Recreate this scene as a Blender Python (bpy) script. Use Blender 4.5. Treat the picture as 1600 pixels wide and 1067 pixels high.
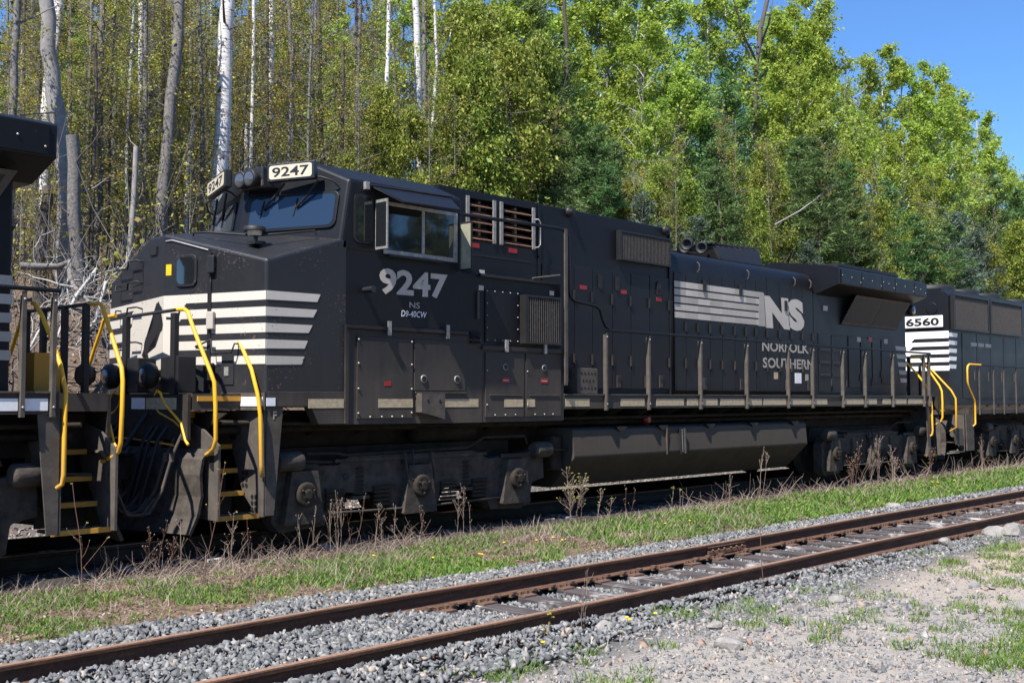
import bpy, bmesh, math, random
import numpy as np
from mathutils import Vector, Matrix

for o in list(bpy.data.objects):
    bpy.data.objects.remove(o)
SC = bpy.context.scene
COL = SC.collection
R = math.radians

# ------------------------------------------------------------------ camera, sky, sun, exposure
cam_d = bpy.data.cameras.new('camera')
cam = bpy.data.objects.new('camera', cam_d)
COL.objects.link(cam)
CAMP = Vector((-8.0, -13.0, 1.687))
cam.location = CAMP
ALPHA, PITCH, FPX = R(42.755), R(2.9045), 1764.0
cam.rotation_euler = (R(90) + PITCH, 0, ALPHA - R(90))
cam_d.sensor_width = 36.0
cam_d.lens = 36.0 * FPX / 1600.0
cam_d.clip_start = 0.1
cam_d.clip_end = 4000
SC.camera = cam

SUN_DIR = Vector((0.68, 0.175, -1.0)).normalized()      # direction the light travels
sun_el = math.asin(-SUN_DIR.z)
sun_az = math.atan2(-SUN_DIR.x, -SUN_DIR.y)             # clockwise from +Y
world = bpy.data.worlds.new('World')
SC.world = world
world.use_nodes = True
wn = world.node_tree
bg = wn.nodes['Background']
sky = wn.nodes.new('ShaderNodeTexSky')
sky.sky_type = 'NISHITA'
sky.sun_disc = False
sky.sun_elevation = sun_el
sky.sun_rotation = sun_az
sky.altitude = 300
sky.air_density = 1.0
sky.dust_density = 0.1
sky.ozone_density = 5.0
tint = wn.nodes.new('ShaderNodeMix')
tint.data_type = 'RGBA'
tint.blend_type = 'MULTIPLY'
tint.inputs[0].default_value = 1.0
tint.inputs[7].default_value = (0.78, 1.08, 1.38, 1)
wn.links.new(sky.outputs[0], tint.inputs[6])
wn.links.new(tint.outputs[2], bg.inputs[0])
bg.inputs[1].default_value = 0.076

sun_d = bpy.data.lights.new('sun', 'SUN')
sun = bpy.data.objects.new('sun', sun_d)
COL.objects.link(sun)
sun_d.energy = 5.0
sun_d.angle = R(0.5)
sun_d.color = (1.0, 0.955, 0.88)
sun.rotation_euler = SUN_DIR.to_track_quat('-Z', 'Y').to_euler()
sun.location = (-30, -15, 60)

SC.view_settings.view_transform = 'Standard'
SC.view_settings.look = 'None'
SC.view_settings.gamma = 1.0
SC.view_settings.use_curve_mapping = False
SC.view_settings.exposure = 0.95
SC.render.engine = 'CYCLES'
SC.cycles.max_bounces = 6
SC.cycles.diffuse_bounces = 3
SC.cycles.transparent_max_bounces = 8
SC.cycles.use_denoising = True

# ------------------------------------------------------------------ materials
def new_mat(name):
    m = bpy.data.materials.new(name)
    m.use_nodes = True
    nt = m.node_tree
    return m, nt, nt.nodes['Principled BSDF']

def nd(nt, t, **kw):
    n = nt.nodes.new(t)
    for k, v in kw.items():
        if k in n.inputs:
            n.inputs[k].default_value = v
        else:
            setattr(n, k, v)
    return n

def ramp(nt, fac, stops):
    r = nt.nodes.new('ShaderNodeValToRGB')
    e = r.color_ramp.elements
    while len(e) < len(stops):
        e.new(0.5)
    for el, (p, c) in zip(e, stops):
        el.position = p
        el.color = c if len(c) == 4 else (*c, 1)
    nt.links.new(fac, r.inputs[0])
    return r

def mixc(nt, fac, a, b):
    m = nt.nodes.new('ShaderNodeMix')
    m.data_type = 'RGBA'
    for sock, v in ((m.inputs[0], fac), (m.inputs[6], a), (m.inputs[7], b)):
        if isinstance(v, bpy.types.NodeSocket):
            nt.links.new(v, sock)
        elif isinstance(v, (int, float)):
            sock.default_value = v
        else:
            sock.default_value = (*v, 1) if len(v) == 3 else v
    return m.outputs[2]

def mth(nt, op, a, b=None, c=None, clamp=False):
    m = nt.nodes.new('ShaderNodeMath')
    m.operation = op
    m.use_clamp = clamp
    for i, v in enumerate((a, b, c)):
        if v is None:
            continue
        if isinstance(v, bpy.types.NodeSocket):
            nt.links.new(v, m.inputs[i])
        else:
            m.inputs[i].default_value = v
    return m.outputs[0]

def posn(nt):
    return nt.nodes.new('ShaderNodeNewGeometry').outputs['Position']

def noise(nt, vec, scale, detail=4, rough=0.55):
    n = nd(nt, 'ShaderNodeTexNoise', Scale=scale, Detail=detail, Roughness=rough)
    if vec is not None:
        nt.links.new(vec, n.inputs['Vector'])
    return n.outputs['Fac']

def paint(name, col, rough=0.4, dust=(0.10, 0.078, 0.058), low=0.9, high=0.08, z0=0.2, z1=2.2, spec=0.5, scratch=0.0, chip=None, streak=0.35):
    """Painted steel; road dust lies thick near the rails and thins upward, blotched and streaked; chips show as flecks."""
    m, nt, b = new_mat(name)
    p = posn(nt)
    sep = nt.nodes.new('ShaderNodeSeparateXYZ')
    nt.links.new(p, sep.inputs[0])
    h = nt.nodes.new('ShaderNodeMapRange')
    h.inputs[1].default_value, h.inputs[2].default_value = z0, z1
    h.inputs[3].default_value, h.inputs[4].default_value = low, high
    nt.links.new(sep.outputs[2], h.inputs[0])
    n1 = noise(nt, p, 2.2, 6, 0.65)
    mp = nt.nodes.new('ShaderNodeMapping')
    mp.inputs['Scale'].default_value = (14, 14, 0.7)
    nt.links.new(p, mp.inputs[0])
    n2 = noise(nt, mp.outputs[0], 1.0, 3, 0.6)
    f = mth(nt, 'MULTIPLY', h.outputs[0], mth(nt, 'ADD', mth(nt, 'MULTIPLY', n1, 1.3), mth(nt, 'MULTIPLY_ADD', n2, streak * 2, -streak)), clamp=True)
    c = mixc(nt, f, col, dust)
    if chip:
        v = noise(nt, p, 26.0, 3, 0.75)
        r = ramp(nt, v, [(chip[0], (0, 0, 0)), (chip[0] + 0.02, (1, 1, 1))])
        area = ramp(nt, noise(nt, p, 1.7, 2), [(0.5, (0, 0, 0)), (0.62, (1, 1, 1))])
        c = mixc(nt, mth(nt, 'MULTIPLY', r.outputs[0], area.outputs[0]), c, chip[1])
    oi = nt.nodes.new('ShaderNodeObjectInfo')
    hv = nt.nodes.new('ShaderNodeHueSaturation')
    nt.links.new(mth(nt, 'MULTIPLY_ADD', oi.outputs['Random'], .35, .82), hv.inputs['Value'])
    nt.links.new(c, hv.inputs['Color'])
    nt.links.new(hv.outputs[0], b.inputs['Base Color'])
    rr = mth(nt, 'MULTIPLY_ADD', f, 0.45, rough, clamp=True)
    nt.links.new(mth(nt, 'ADD', rr, mth(nt, 'MULTIPLY_ADD', n1, 0.16, -0.08)), b.inputs['Roughness'])
    b.inputs['Specular IOR Level'].default_value = spec
    bp = nd(nt, 'ShaderNodeBump', Strength=0.16, Distance=0.03)
    nt.links.new(noise(nt, p, 2.2, 3), bp.inputs['Height'])
    nt.links.new(bp.outputs[0], b.inputs['Normal'])
    return m

def plain(name, col, rough=0.6, metal=0.0, var=0.25, scale=8.0, spec=0.4, bump=0.0):
    m, nt, b = new_mat(name)
    p = posn(nt)
    n = noise(nt, p, scale, 5, 0.6)
    dk = tuple(max(0, c * (1 - var)) for c in col)
    lt = tuple(c * (1 + var) for c in col)
    r = ramp(nt, n, [(0.3, dk), (0.7, lt)])
    nt.links.new(r.outputs[0], b.inputs['Base Color'])
    b.inputs['Roughness'].default_value = rough
    b.inputs['Metallic'].default_value = metal
    b.inputs['Specular IOR Level'].default_value = spec
    if bump:
        bp = nd(nt, 'ShaderNodeBump', Strength=bump, Distance=0.02)
        nt.links.new(noise(nt, p, scale * 4, 4), bp.inputs['Height'])
        nt.links.new(bp.outputs[0], b.inputs['Normal'])
    return m

M = {}
M['black'] = paint('black_paint', (0.0055, 0.0065, 0.0095), rough=0.45, low=0.50, high=0.05, z0=1.0, z1=2.8, dust=(.046, .044, .044), spec=.25, chip=(0.69, (0.10, 0.085, 0.08)))
M['nose'] = paint('sooty_nose_paint', (0.011, 0.012, 0.015), rough=0.42, low=0.3, high=0.06, z0=1.2, z1=4.0, dust=(0.06, 0.056, 0.056), chip=(0.625, (0.17, 0.10, 0.085)))
M['skirt'] = paint('dusty_side_paint', (0.008, 0.0085, 0.0105), rough=0.45, low=0.95, high=0.12, z0=1.2, z1=2.7, dust=(.098, .079, .062), spec=.35)
M['cream'] = paint('white_paint', (0.53, 0.495, 0.44), rough=0.55, dust=(0.36, 0.31, 0.26), low=0.35, high=0.22, z0=1.5, z1=4.0, chip=(0.64, (0.03, 0.028, 0.026)))
M['white'] = paint('clean_white_paint', (0.84, 0.85, 0.85), rough=0.45, dust=(0.5, 0.48, 0.45), low=0.2, high=0.08)
M['greywhite'] = paint('weathered_white_paint', (0.50, 0.47, 0.42), rough=0.55, dust=(0.22, 0.19, 0.16), low=0.5, high=0.4, z0=2.0, z1=4.2)
M['reflect'] = plain('faded_reflective_tape', (0.42, 0.34, 0.22), 0.55, var=0.25, scale=18)
M['whitetape'] = plain('white_reflective_tape', (0.78, 0.78, 0.8), 0.5, var=0.06, scale=30)
M['yellow'] = paint('yellow_rail_paint', (0.80, 0.40, 0.012), rough=0.42, dust=(0.16, 0.11, 0.06), low=1.0, high=0.05, z0=0.6, z1=1.5, chip=(0.69, (0.10, 0.06, 0.03)))
M['yellowdirty'] = paint('worn_yellow_paint', (0.62, 0.30, 0.02), rough=0.6, dust=(0.16, 0.11, 0.07), low=0.6, high=0.3, z0=0.2, z1=1.8)
M['under'] = plain('underframe_grime', (0.034, 0.028, 0.022), 0.85, var=0.4, scale=5, spec=0.2, bump=0.2)
M['grime'] = plain('caked_grime', (0.06, 0.05, 0.042), 0.8, var=0.45, scale=7, spec=0.25, bump=0.25)
M['dustgrey'] = plain('dusty_steel', (0.085, 0.073, 0.062), 0.8, var=0.28, scale=6, spec=0.25, bump=0.1)
M['tank'] = paint('dusty_tank_paint', (0.075, 0.063, 0.052), rough=0.6, dust=(0.055, 0.044, 0.034), low=1.0, high=0.3, z0=0.1, z1=1.2, spec=0.25)
M['dark'] = plain('dark_steel', (0.012, 0.012, 0.013), 0.6, var=0.3)
M['grille'] = plain('grille_fin', (0.055, 0.049, 0.045), 0.6, var=0.3, scale=20)
M['rust'] = plain('rusty_louvre', (0.20, 0.105, 0.065), 0.75, var=0.4, scale=12)
M['frame'] = plain('worn_alloy', (0.30, 0.29, 0.27), 0.45, metal=0.4, var=0.3, scale=20)
M['bolt'] = plain('bright_bolt', (0.35, 0.34, 0.33), 0.45, metal=0.5, var=0.2)
M['red'] = plain('red_sticker', (0.30, 0.018, 0.022), 0.5, var=0.12, scale=30)
M['number'] = plain('cream_number_panel', (0.56, 0.49, 0.36), 0.35, var=0.05)
M['ink'] = plain('black_lettering', (0.012, 0.012, 0.014), 0.5, var=0.1)
M['wood'] = plain('oiled_wood', (0.1, 0.05, 0.02), 0.7, var=0.3)
M['red_light'] = plain('red_lens', (0.25, 0.02, 0.02), 0.2, var=0.1)

def glass_mat(name, col, rough=0.03, spec=0.9, coat=.8):
    m, nt, b = new_mat(name)
    b.inputs['Base Color'].default_value = (*col, 1)
    p = posn(nt)
    n = noise(nt, p, 9, 5, 0.7)
    nt.links.new(mth(nt, 'MULTIPLY_ADD', n, 0.10, rough - 0.02, clamp=True), b.inputs['Roughness'])
    b.inputs['Specular IOR Level'].default_value = spec
    b.inputs['Coat Weight'].default_value = coat
    b.inputs['Coat Roughness'].default_value = 0.02
    return m
M['glass'] = glass_mat('dark_cab_glass', (0.012, 0.014, 0.016))
M['windshield'] = glass_mat('sky_blue_windscreen', (0.016, 0.030, 0.055), 0.07, .45, .25)  # blue of the mirrored sky is put into the base colour
M['lens'] = glass_mat('lamp_lens', (0.06, 0.065, 0.07), 0.05)
M['mirror'] = plain('painted_mirror_glass', (0.50, 0.49, 0.36), 0.3, metal=.5, var=0.15)  # greenish tan reflection painted into the base colour

# ------------------------------------------------------------------ mesh helpers
OFF = Vector((0, 0, 0))

class MB:
    def __init__(s):
        s.v, s.f, s.sm = [], [], []
    def add(s, vs, fs, smooth=False):
        n = len(s.v)
        s.v += [tuple(v) for v in vs]
        s.f += [tuple(i + n for i in f) for f in fs]
        s.sm += [smooth] * len(fs)
        return s
    def box(s, x0, x1, y0, y1, z0, z1):
        vs = [(x, y, z) for z in (z0, z1) for y in (y0, y1) for x in (x0, x1)]
        return s.add(vs, [(0, 2, 3, 1), (4, 5, 7, 6), (0, 1, 5, 4), (2, 6, 7, 3), (0, 4, 6, 2), (1, 3, 7, 5)])
    def prism(s, pts, axis, a, b, smooth=False):
        """polygon in the two other axes, extruded along axis from a to b"""
        def mk(p, t):
            return {'x': (t, p[0], p[1]), 'y': (p[0], t, p[1]), 'z': (p[0], p[1], t)}[axis]
        n = len(pts)
        vs = [mk(p, a) for p in pts] + [mk(p, b) for p in pts]
        fs = [tuple(range(n)), tuple(range(2 * n - 1, n - 1, -1))]
        s.add(vs, fs)
        return s.add(vs, [(i, i + n, (i + 1) % n + n, (i + 1) % n) for i in range(n)], smooth)
    def slab(s, pts, nrm, t):
        """polygon of 3-D points thickened along nrm by t"""
        nrm = Vector(nrm).normalized() * t
        n = len(pts)
        vs = [Vector(p) for p in pts] + [Vector(p) + nrm for p in pts]
        return s.add(vs, [tuple(range(n - 1, -1, -1)), tuple(range(n, 2 * n))] + [(i, (i + 1) % n, (i + 1) % n + n, i + n) for i in range(n)])
    def tube(s, pts, r, n=8, r1=None, cap=True):
        pts = [Vector(p) for p in pts]
        k = len(pts)
        vs = []
        up = None
        for i, p in enumerate(pts):
            t = (pts[min(i + 1, k - 1)] - pts[max(i - 1, 0)]).normalized()
            if up is None:
                up = Vector((0, 0, 1)) if abs(t.z) < 0.9 else Vector((1, 0, 0))
            a = t.cross(up)
            if a.length < 1e-4:
                a = t.cross(Vector((0, 1, 0)))
            a.normalize()
            b = a.cross(t).normalized()
            up = b
            rr = r if r1 is None else r + (r1 - r) * i / (k - 1)
            for j in range(n):
                w = 2 * math.pi * j / n
                vs.append(p + a * (math.cos(w) * rr) + b * (math.sin(w) * rr))
        fs = [(i * n + j, i * n + (j + 1) % n, (i + 1) * n + (j + 1) % n, (i + 1) * n + j) for i in range(k - 1) for j in range(n)]
        s.add(vs, fs, True)
        if cap:
            s.add([vs[j] for j in range(n)], [tuple(range(n - 1, -1, -1))])
            s.add([vs[(k - 1) * n + j] for j in range(n)], [tuple(range(n))])
        return s
    def cyl(s, p0, p1, r, n=16, r1=None):
        return s.tube([p0, p1], r, n, r1)
    def lathe(s, c, axis, prof, n=20):
        """prof: (along, radius) list about axis through c"""
        ax = {'x': Vector((1, 0, 0)), 'y': Vector((0, 1, 0)), 'z': Vector((0, 0, 1))}[axis] if isinstance(axis, str) else Vector(axis).normalized()
        a = ax.orthogonal().normalized()
        b = ax.cross(a)
        c = Vector(c)
        vs = []
        for t, r in prof:
            for j in range(n):
                w = 2 * math.pi * j / n
                vs.append(c + ax * t + (a * math.cos(w) + b * math.sin(w)) * r)
        k = len(prof)
        fs = [(i * n + j, i * n + (j + 1) % n, (i + 1) * n + (j + 1) % n, (i + 1) * n + j) for i in range(k - 1) for j in range(n)]
        s.add(vs, fs, True)
        s.add(vs[:n], [tuple(range(n - 1, -1, -1))])
        s.add(vs[-n:], [tuple(range(n))])
        return s
    def mesh(s, name, mat):
        me = bpy.data.meshes.new(name)
        me.from_pydata([tuple(Vector(v) + OFF) for v in s.v], [], s.f)
        me.polygons.foreach_set('use_smooth', s.sm)
        bm = bmesh.new()
        bm.from_mesh(me)
        bmesh.ops.recalc_face_normals(bm, faces=bm.faces)
        bm.to_mesh(me)
        bm.free()
        me.materials.append(M[mat] if isinstance(mat, str) else mat)
        return me
    def ob(s, name, mat, parent=None, bevel=0, seg=2):
        return link(name, s.mesh(name, mat), parent, bevel, seg)

def link(name, me, parent=None, bevel=0, seg=2, at=None):
    o = bpy.data.objects.new(name, me)
    COL.objects.link(o)
    if parent is not None:
        o.parent = parent
        wl = Vector((0, 0, 0))
        q = parent
        while q is not None:
            wl += q.location
            q = q.parent
        o.location = (Vector(at) if at is not None else Vector((0, 0, 0))) - wl
    elif at is not None:
        o.location = at
    if bevel:
        md = o.modifiers.new('bevel', 'BEVEL')
        md.width = bevel
        md.segments = seg
        md.limit_method = 'ANGLE'
        md.angle_limit = R(25)
    return o

def tag(o, label, cat, group=None, kind=None):
    if label: o['label'] = label
    if cat: o['category'] = cat
    if group: o['group'] = group
    if kind: o['kind'] = kind
    return o

def empty(name, loc, label, cat, group=None):
    o = bpy.data.objects.new(name, None)
    COL.objects.link(o)
    o.location = loc
    o.empty_display_size = 0.3
    return tag(o, label, cat, group)

def box(name, mat, parent, x0, x1, y0, y1, z0, z1, bevel=0):
    return MB().box(x0, x1, y0, y1, z0, z1).ob(name, mat, parent, bevel)

def lettering(txt, name, mat, parent, origin, ux, uz, w, h, bold=0.02, thick=0.004, shear=0.0, spacing=1.0):
    """flat letters filling w x h, origin at lower left, along ux and up uz, proud of the surface by thick"""
    cu = bpy.data.curves.new('letters', 'FONT')
    cu.body = txt
    cu.size = 1.0
    cu.offset = bold
    cu.resolution_u = 3
    cu.space_character = spacing
    to = bpy.data.objects.new('letters', cu)
    COL.objects.link(to)
    dg = bpy.context.evaluated_depsgraph_get()
    me0 = bpy.data.meshes.new_from_object(to.evaluated_get(dg))
    co = np.array([v.co[:] for v in me0.vertices])
    polys = [tuple(p.vertices) for p in me0.polygons]
    bpy.data.objects.remove(to)
    bpy.data.meshes.remove(me0)
    lo, hi = co.min(0), co.max(0)
    uv = (co - lo)[:, :2] / np.maximum(hi - lo, 1e-6)[:2]
    ux, uz, origin = Vector(ux).normalized(), Vector(uz).normalized(), Vector(origin)
    nrm = ux.cross(uz)
    mb = MB()
    base = [origin + ux * (u * w + shear * v * h) + uz * (v * h) + nrm * thick for u, v in uv]
    mb.add(base, polys)
    me = bpy.data.meshes.new(name)
    me.from_pydata([tuple(Vector(v) + OFF) for v in base], [], polys)
    me.materials.append(M[mat])
    return link(name, me, parent)
# ------------------------------------------------------------------ the locomotives
YS = -1.55          # plane of the cab side and the walkway edge

def on_y(px, Y):
    """station along the train for a column of the photograph, in the plane y = Y (survey constants of this camera)"""
    D = Y + 13.0
    A = FPX * D / math.cos(ALPHA) ** 2
    return A / (2433.0 - px) - D * math.tan(ALPHA) - 8.0

def bolts(parent, pts, r=0.012, proud=0.012, mat='bolt', name='bolt_row'):
    mb = MB()
    for x, y, z in pts:
        mb.lathe((x, y, z), (0, -1, 0), [(0, r), (proud * 0.7, r), (proud, r * 0.5)], 6)
    o = mb.ob(name, mat, parent)
    o['kind'] = 'stuff'
    return o

def grab(parent, pts, r=0.011, mat='dark', name='grab_iron'):
    return MB().tube(pts, r, 6).ob(name, mat, parent)

def truck(root, xc, x_axles, detail=True):
    """three-axle truck: side frame with pedestals, wheels, axle boxes, springs, brake cylinders"""
    for sgn in (-1, 1):
        yo, yi = (-1.30, -1.10) if sgn < 0 else (1.10, 1.30)
        a = [x - xc for x in x_axles]
        P = [(a[0] - .42, .70), (a[0] - .25, .86), (a[0] + .6, .82), (a[0] + .8, .93), (a[2] - .8, .93), (a[2] - .5, .80), (a[2] + .3, .86), (a[2] + .72, .92), (a[2] + .74, .46),
             (a[2] + .46, .40), (a[2] + .42, .10), (a[2] + .20, .02), (a[2] - .45, .05), (a[2] - .62, .34), (a[2] - 0.95, .44),
             (a[1] + .55, .42), (a[1] + .42, .20), (a[1] - .42, .20), (a[1] - .55, .44), (a[0] + .75, .46), (a[0] + .5, .36),
             (a[0] + .40, .06), (a[0] - .30, .02), (a[0] - .42, .16)]
        fr = MB().prism([(xc + x, z) for x, z in P], 'y', yo, yi).ob('truck_side_frame', 'grime', root, 0.03)
        if sgn > 0:
            continue
        for i, xa in enumerate(x_axles):
            mb = MB()
            mb.prism([(xa - .20, .78), (xa + .20, .78), (xa + .31, .12), (xa - .31, .12)], 'y', -1.42, -1.302)
            ab = mb.ob('axle_box', 'grime', root, 0.02)
            MB().lathe((xa, -1.42, .49), (0, -1, 0), [(0, .155), (.05, .155), (.06, .145), (.07, .12), (.055, .09), (.085, .05)], 18).ob('axle_cap', 'under', ab)
            bolts(ab, [(xa + .10 * math.cos(w), -1.49, .49 + .10 * math.sin(w)) for w in (0.5, 2.6, 4.7)], .018, .02, 'under', 'cap_bolt')
            slot = MB().box(xa - .27, xa + .27, -1.335, -1.303, .80, .86).ob('pedestal_slot', 'dark', fr)
        for xs in (a[0] + .55, a[1] - .62, a[1] + .62, a[2] - .72):
            mb = MB()
            for k in range(5):
                z = .26 + .055 * k
                mb.box(xc + xs - .15, xc + xs + .15, -1.34, -1.302, z, z + .038)
            mb.ob('rubber_spring', 'under', root)
        for x0, x1 in ((x_axles[0] - .42, x_axles[0] - .02), (x_axles[2] + .42, x_axles[2] + .80)):
            mb = MB().lathe((x0, -1.36, .90), 'x', [(0, .08), (.02, .12), (.05, .125), (x1 - x0 - .03, .125), (x1 - x0, .10)], 16)
            mb.ob('brake_cylinder', 'grime', root)
            MB().cyl((x1, -1.36, .90), (x1 + .5, -1.34, .87), .022, 6).ob('brake_rod', 'under', root)
        for xs in (a[0] + .98, a[2] - .98):
            cs = MB()
            for k in range(7):
                cs.lathe((xc + xs, -1.22, .42 + k * .055), 'z', [(0, .10), (.018, .118), (.036, .10)], 14)
            cs.ob('coil_spring', 'under', root)
            box('spring_seat', 'grime', root, xc + xs - .15, xc + xs + .15, -1.34, -1.1, .36, .41, .01)
        for xs in (a[1] - .25, a[1] + .25):
            MB().tube([(xc + xs, -1.36, .95), (xc + xs + .03, -1.40, .62), (xc + xs * .9, -1.36, .30)], .02, 6).ob('brake_hanger', 'grime', root)
        MB().tube([(x_axles[0] + .3, -1.34, .22), (x_axles[1] - .4, -1.36, .20), (x_axles[1] + .4, -1.36, .20), (x_axles[2] - .3, -1.34, .22)], .018, 6).ob('brake_rigging_rod', 'grime', root)
        MB().tube([(x_axles[1] - .1, -1.36, 1.0), (x_axles[1] - .15, -1.42, .8), (x_axles[1] - .2, -1.40, .62), (x_axles[1] - .1, -1.44, .55)], .016, 6).ob('sensor_cable', 'dark', root)
        box('frame_rib', 'grime', root, x_axles[0] + .55, x_axles[2] - .55, -1.325, -1.3015, .86, .90)
        MB().lathe((x_axles[0] + .75, -1.31, .67), (0, -1, 0), [(0, .05), (.004, .05)], 14).ob('frame_hole', 'dark', fr)
        MB().lathe((x_axles[2] - .9, -1.31, .68), (0, -1, 0), [(0, .05), (.004, .05)], 14).ob('frame_hole', 'dark', fr)
        MB().tube([(x_axles[0] + .1, -1.3, .99), (x_axles[0] + .6, -1.3, .98), (x_axles[0] + .75, -1.3, .95), (x_axles[2] - .95, -1.3, .98), (x_axles[2] - .6, -1.3, 1.12), (x_axles[2] + .3, -1.3, 1.12), (x_axles[2] + .35, -1.3, 1.0)], .022, 6).ob('brake_pipe', 'under', root)
    for xa in x_axles:
        for sgn in (-1, 1):
            w = MB().lathe((xa, sgn * .68, .533), (0, sgn, 0), [(0, .57), (.03, .555), (.035, .535), (.13, .53), (.135, .46), (.09, .44), (.08, .2), (.12, .17), (.12, .1)], 28).ob('wheel', 'under', root)
        MB().cyl((xa, -.68, .533), (xa, .68, .533), .1, 10).ob('axle', 'under', root)
    box('truck_bolster', 'under', root, x_axles[0] - .3, x_axles[2] + .3, -.95, .95, .75, 1.05)

def stepwell(root, x0, d, top=1.75, letters=True):
    """end steps: x0 inner plane, d = -1 for the front end and +1 for the rear; both sides of the engine"""
    for sy in (1, -1):
        X = lambda t: x0 + d * t
        # side plates
        t_in = 0.0
        ys = [(-.72, 1.50), (-.86, 1.12), (-1.0, .82), (-1.13, .55), (-1.43, .27)]
        poly = [(-1.53 * sy, 1.58), (-1.28 * sy, 1.62), (-.70 * sy, 1.50), (-.70 * sy, 1.38), (-.84 * sy, 1.09), (-.97 * sy, .80), (-1.10 * sy, .53), (-1.40 * sy, .27), (-1.53 * sy, .27)]
        lo, hi = sorted((X(0), X(-.02)))
        MB().prism(poly, 'x', lo, hi).ob('step_side_plate', 'dustgrey', root)
        # outer face plate tapering to the bottom
        y0, y1 = sorted((-1.535 * sy, -1.515 * sy))
        MB().prism([(X(-.03), 1.58), (X(-.27), 1.58), (X(-.15), .28), (X(-.03), .28)], 'y', y0, y1).ob('step_face_plate', 'dustgrey', root)
        outer = [(-1.53 * sy, 1.16), (-1.30 * sy, 1.30), (-1.20 * sy, 1.30), (-1.20 * sy, .75), (-1.30 * sy, .55), (-1.53 * sy, .27)]
        lo, hi = sorted((X(.60), X(.63)))
        op = MB().prism([(-1.53 * sy, 1.14), (-1.20 * sy, 1.32), (-.72 * sy, 1.45), (-.72 * sy, .95), (-1.05 * sy, .60), (-1.25 * sy, .27), (-1.53 * sy, .27)], 'x', lo, hi).ob('step_end_plate', 'dustgrey', root)
        lo, hi = sorted((X(.638), X(.632)))
        MB().prism([(-1.44 * sy, 1.08), (-1.36 * sy, 1.12), (-1.36 * sy, .88), (-1.44 * sy, .84)], 'x', lo, hi).ob('hand_slot', 'dark', op)
        for k, (z, yo, yi) in enumerate(((1.42, -.74, -.55), (1.12, -.87, -.62), (.83, -1.0, -.75), (.56, -1.13, -.88), (.30, -1.42, -1.1))):
            lo, hi = sorted((X(.02), X(.60)))
            if k == 4:
                hi2 = sorted((X(-.05), X(.62)))
                lo, hi = hi2
            ya, yb = sorted((yo * sy, yi * sy))
            t = box('step_tread', 'dustgrey', root, lo, hi, ya, yb, z - .03, z)
            ye, yf = sorted(((yo - .012) * sy, (yo - .001) * sy))
            box('step_nosing', 'yellowdirty', t, lo, hi, ye, yf, z - .05, z + .006)
            ra, rb = sorted((yi * sy, (yi + .02) * sy))
            if k < 4: box('step_riser', 'dark', t, lo, hi, ra, rb, z - .28, z - .031)
        for zc, yc in ((1.28, -.86), (.70, -1.12), (.42, -1.32)):
            hm = MB()
            for i in range(2):
                for j in range(3):
                    hm.lathe((X(.0035), (yc - .055 + i * .075) * sy, zc - .07 + j * .075), (d, 0, 0), [(0, .028), (.003, .028)], 10)
            hm.ob('tread_hole_row', 'reflect' if False else 'dark', root)

def handrail_end(root, x0, d, mat='yellow'):
    """curved yellow rails either side of the steps at an end"""
    for sy in (1, -1):
        X = lambda t: x0 + d * t
        s = sy
        MB().tube([(X(.10), -.70 * s, 2.74), (X(.10), -.77 * s, 2.72), (X(.10), -.93 * s, 2.60), (X(.10), -1.18 * s, 2.33), (X(.10), -1.40 * s, 2.04), (X(.10), -1.53 * s, 1.75), (X(.08), -1.56 * s, 1.5), (X(.07), -1.58 * s, .90), (X(.06), -1.57 * s, .80), (X(.02), -1.53 * s, .76)], .0245, 10).ob('step_handrail', mat, root)
        MB().tube([(X(.75), -.72 * s, 2.765), (X(.75), -.95 * s, 2.76), (X(.75), -1.03 * s, 2.72), (X(.75), -1.10 * s, 2.60), (X(.75), -1.25 * s, 2.38), (X(.74), -1.50 * s, 2.02), (X(.72), -1.565 * s, 1.88), (X(.71), -1.58 * s, 1.6), (X(.70), -1.58 * s, 1.22), (X(.70), -1.54 * s, 1.12), (X(.69), -1.44 * s, 1.06), (X(.66), -1.25 * s, 1.0)], .0245, 10).ob('step_handrail', mat, root)
        # uncoupling lever loop
        MB().tube([(X(.82), -.42 * s, 1.72), (X(.84), -.50 * s, 1.78), (X(.84), -.58 * s, 1.76), (X(.84), -.70 * s, 1.62), (X(.84), -1.06 * s, 1.40), (X(.84), -1.16 * s, 1.2), (X(.84), -1.22 * s, 1.15)], .018, 8).ob('uncoupling_lever', mat, root)
        MB().tube([(X(.82), -.42 * s, 1.72), (X(.83), -.44 * s, 1.60), (X(.83), -.55 * s, 1.52), (X(.83), -.9 * s, 1.42), (X(.83), -1.02 * s, 1.36)], .016, 8).ob('uncoupling_lever', mat, root)

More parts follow.
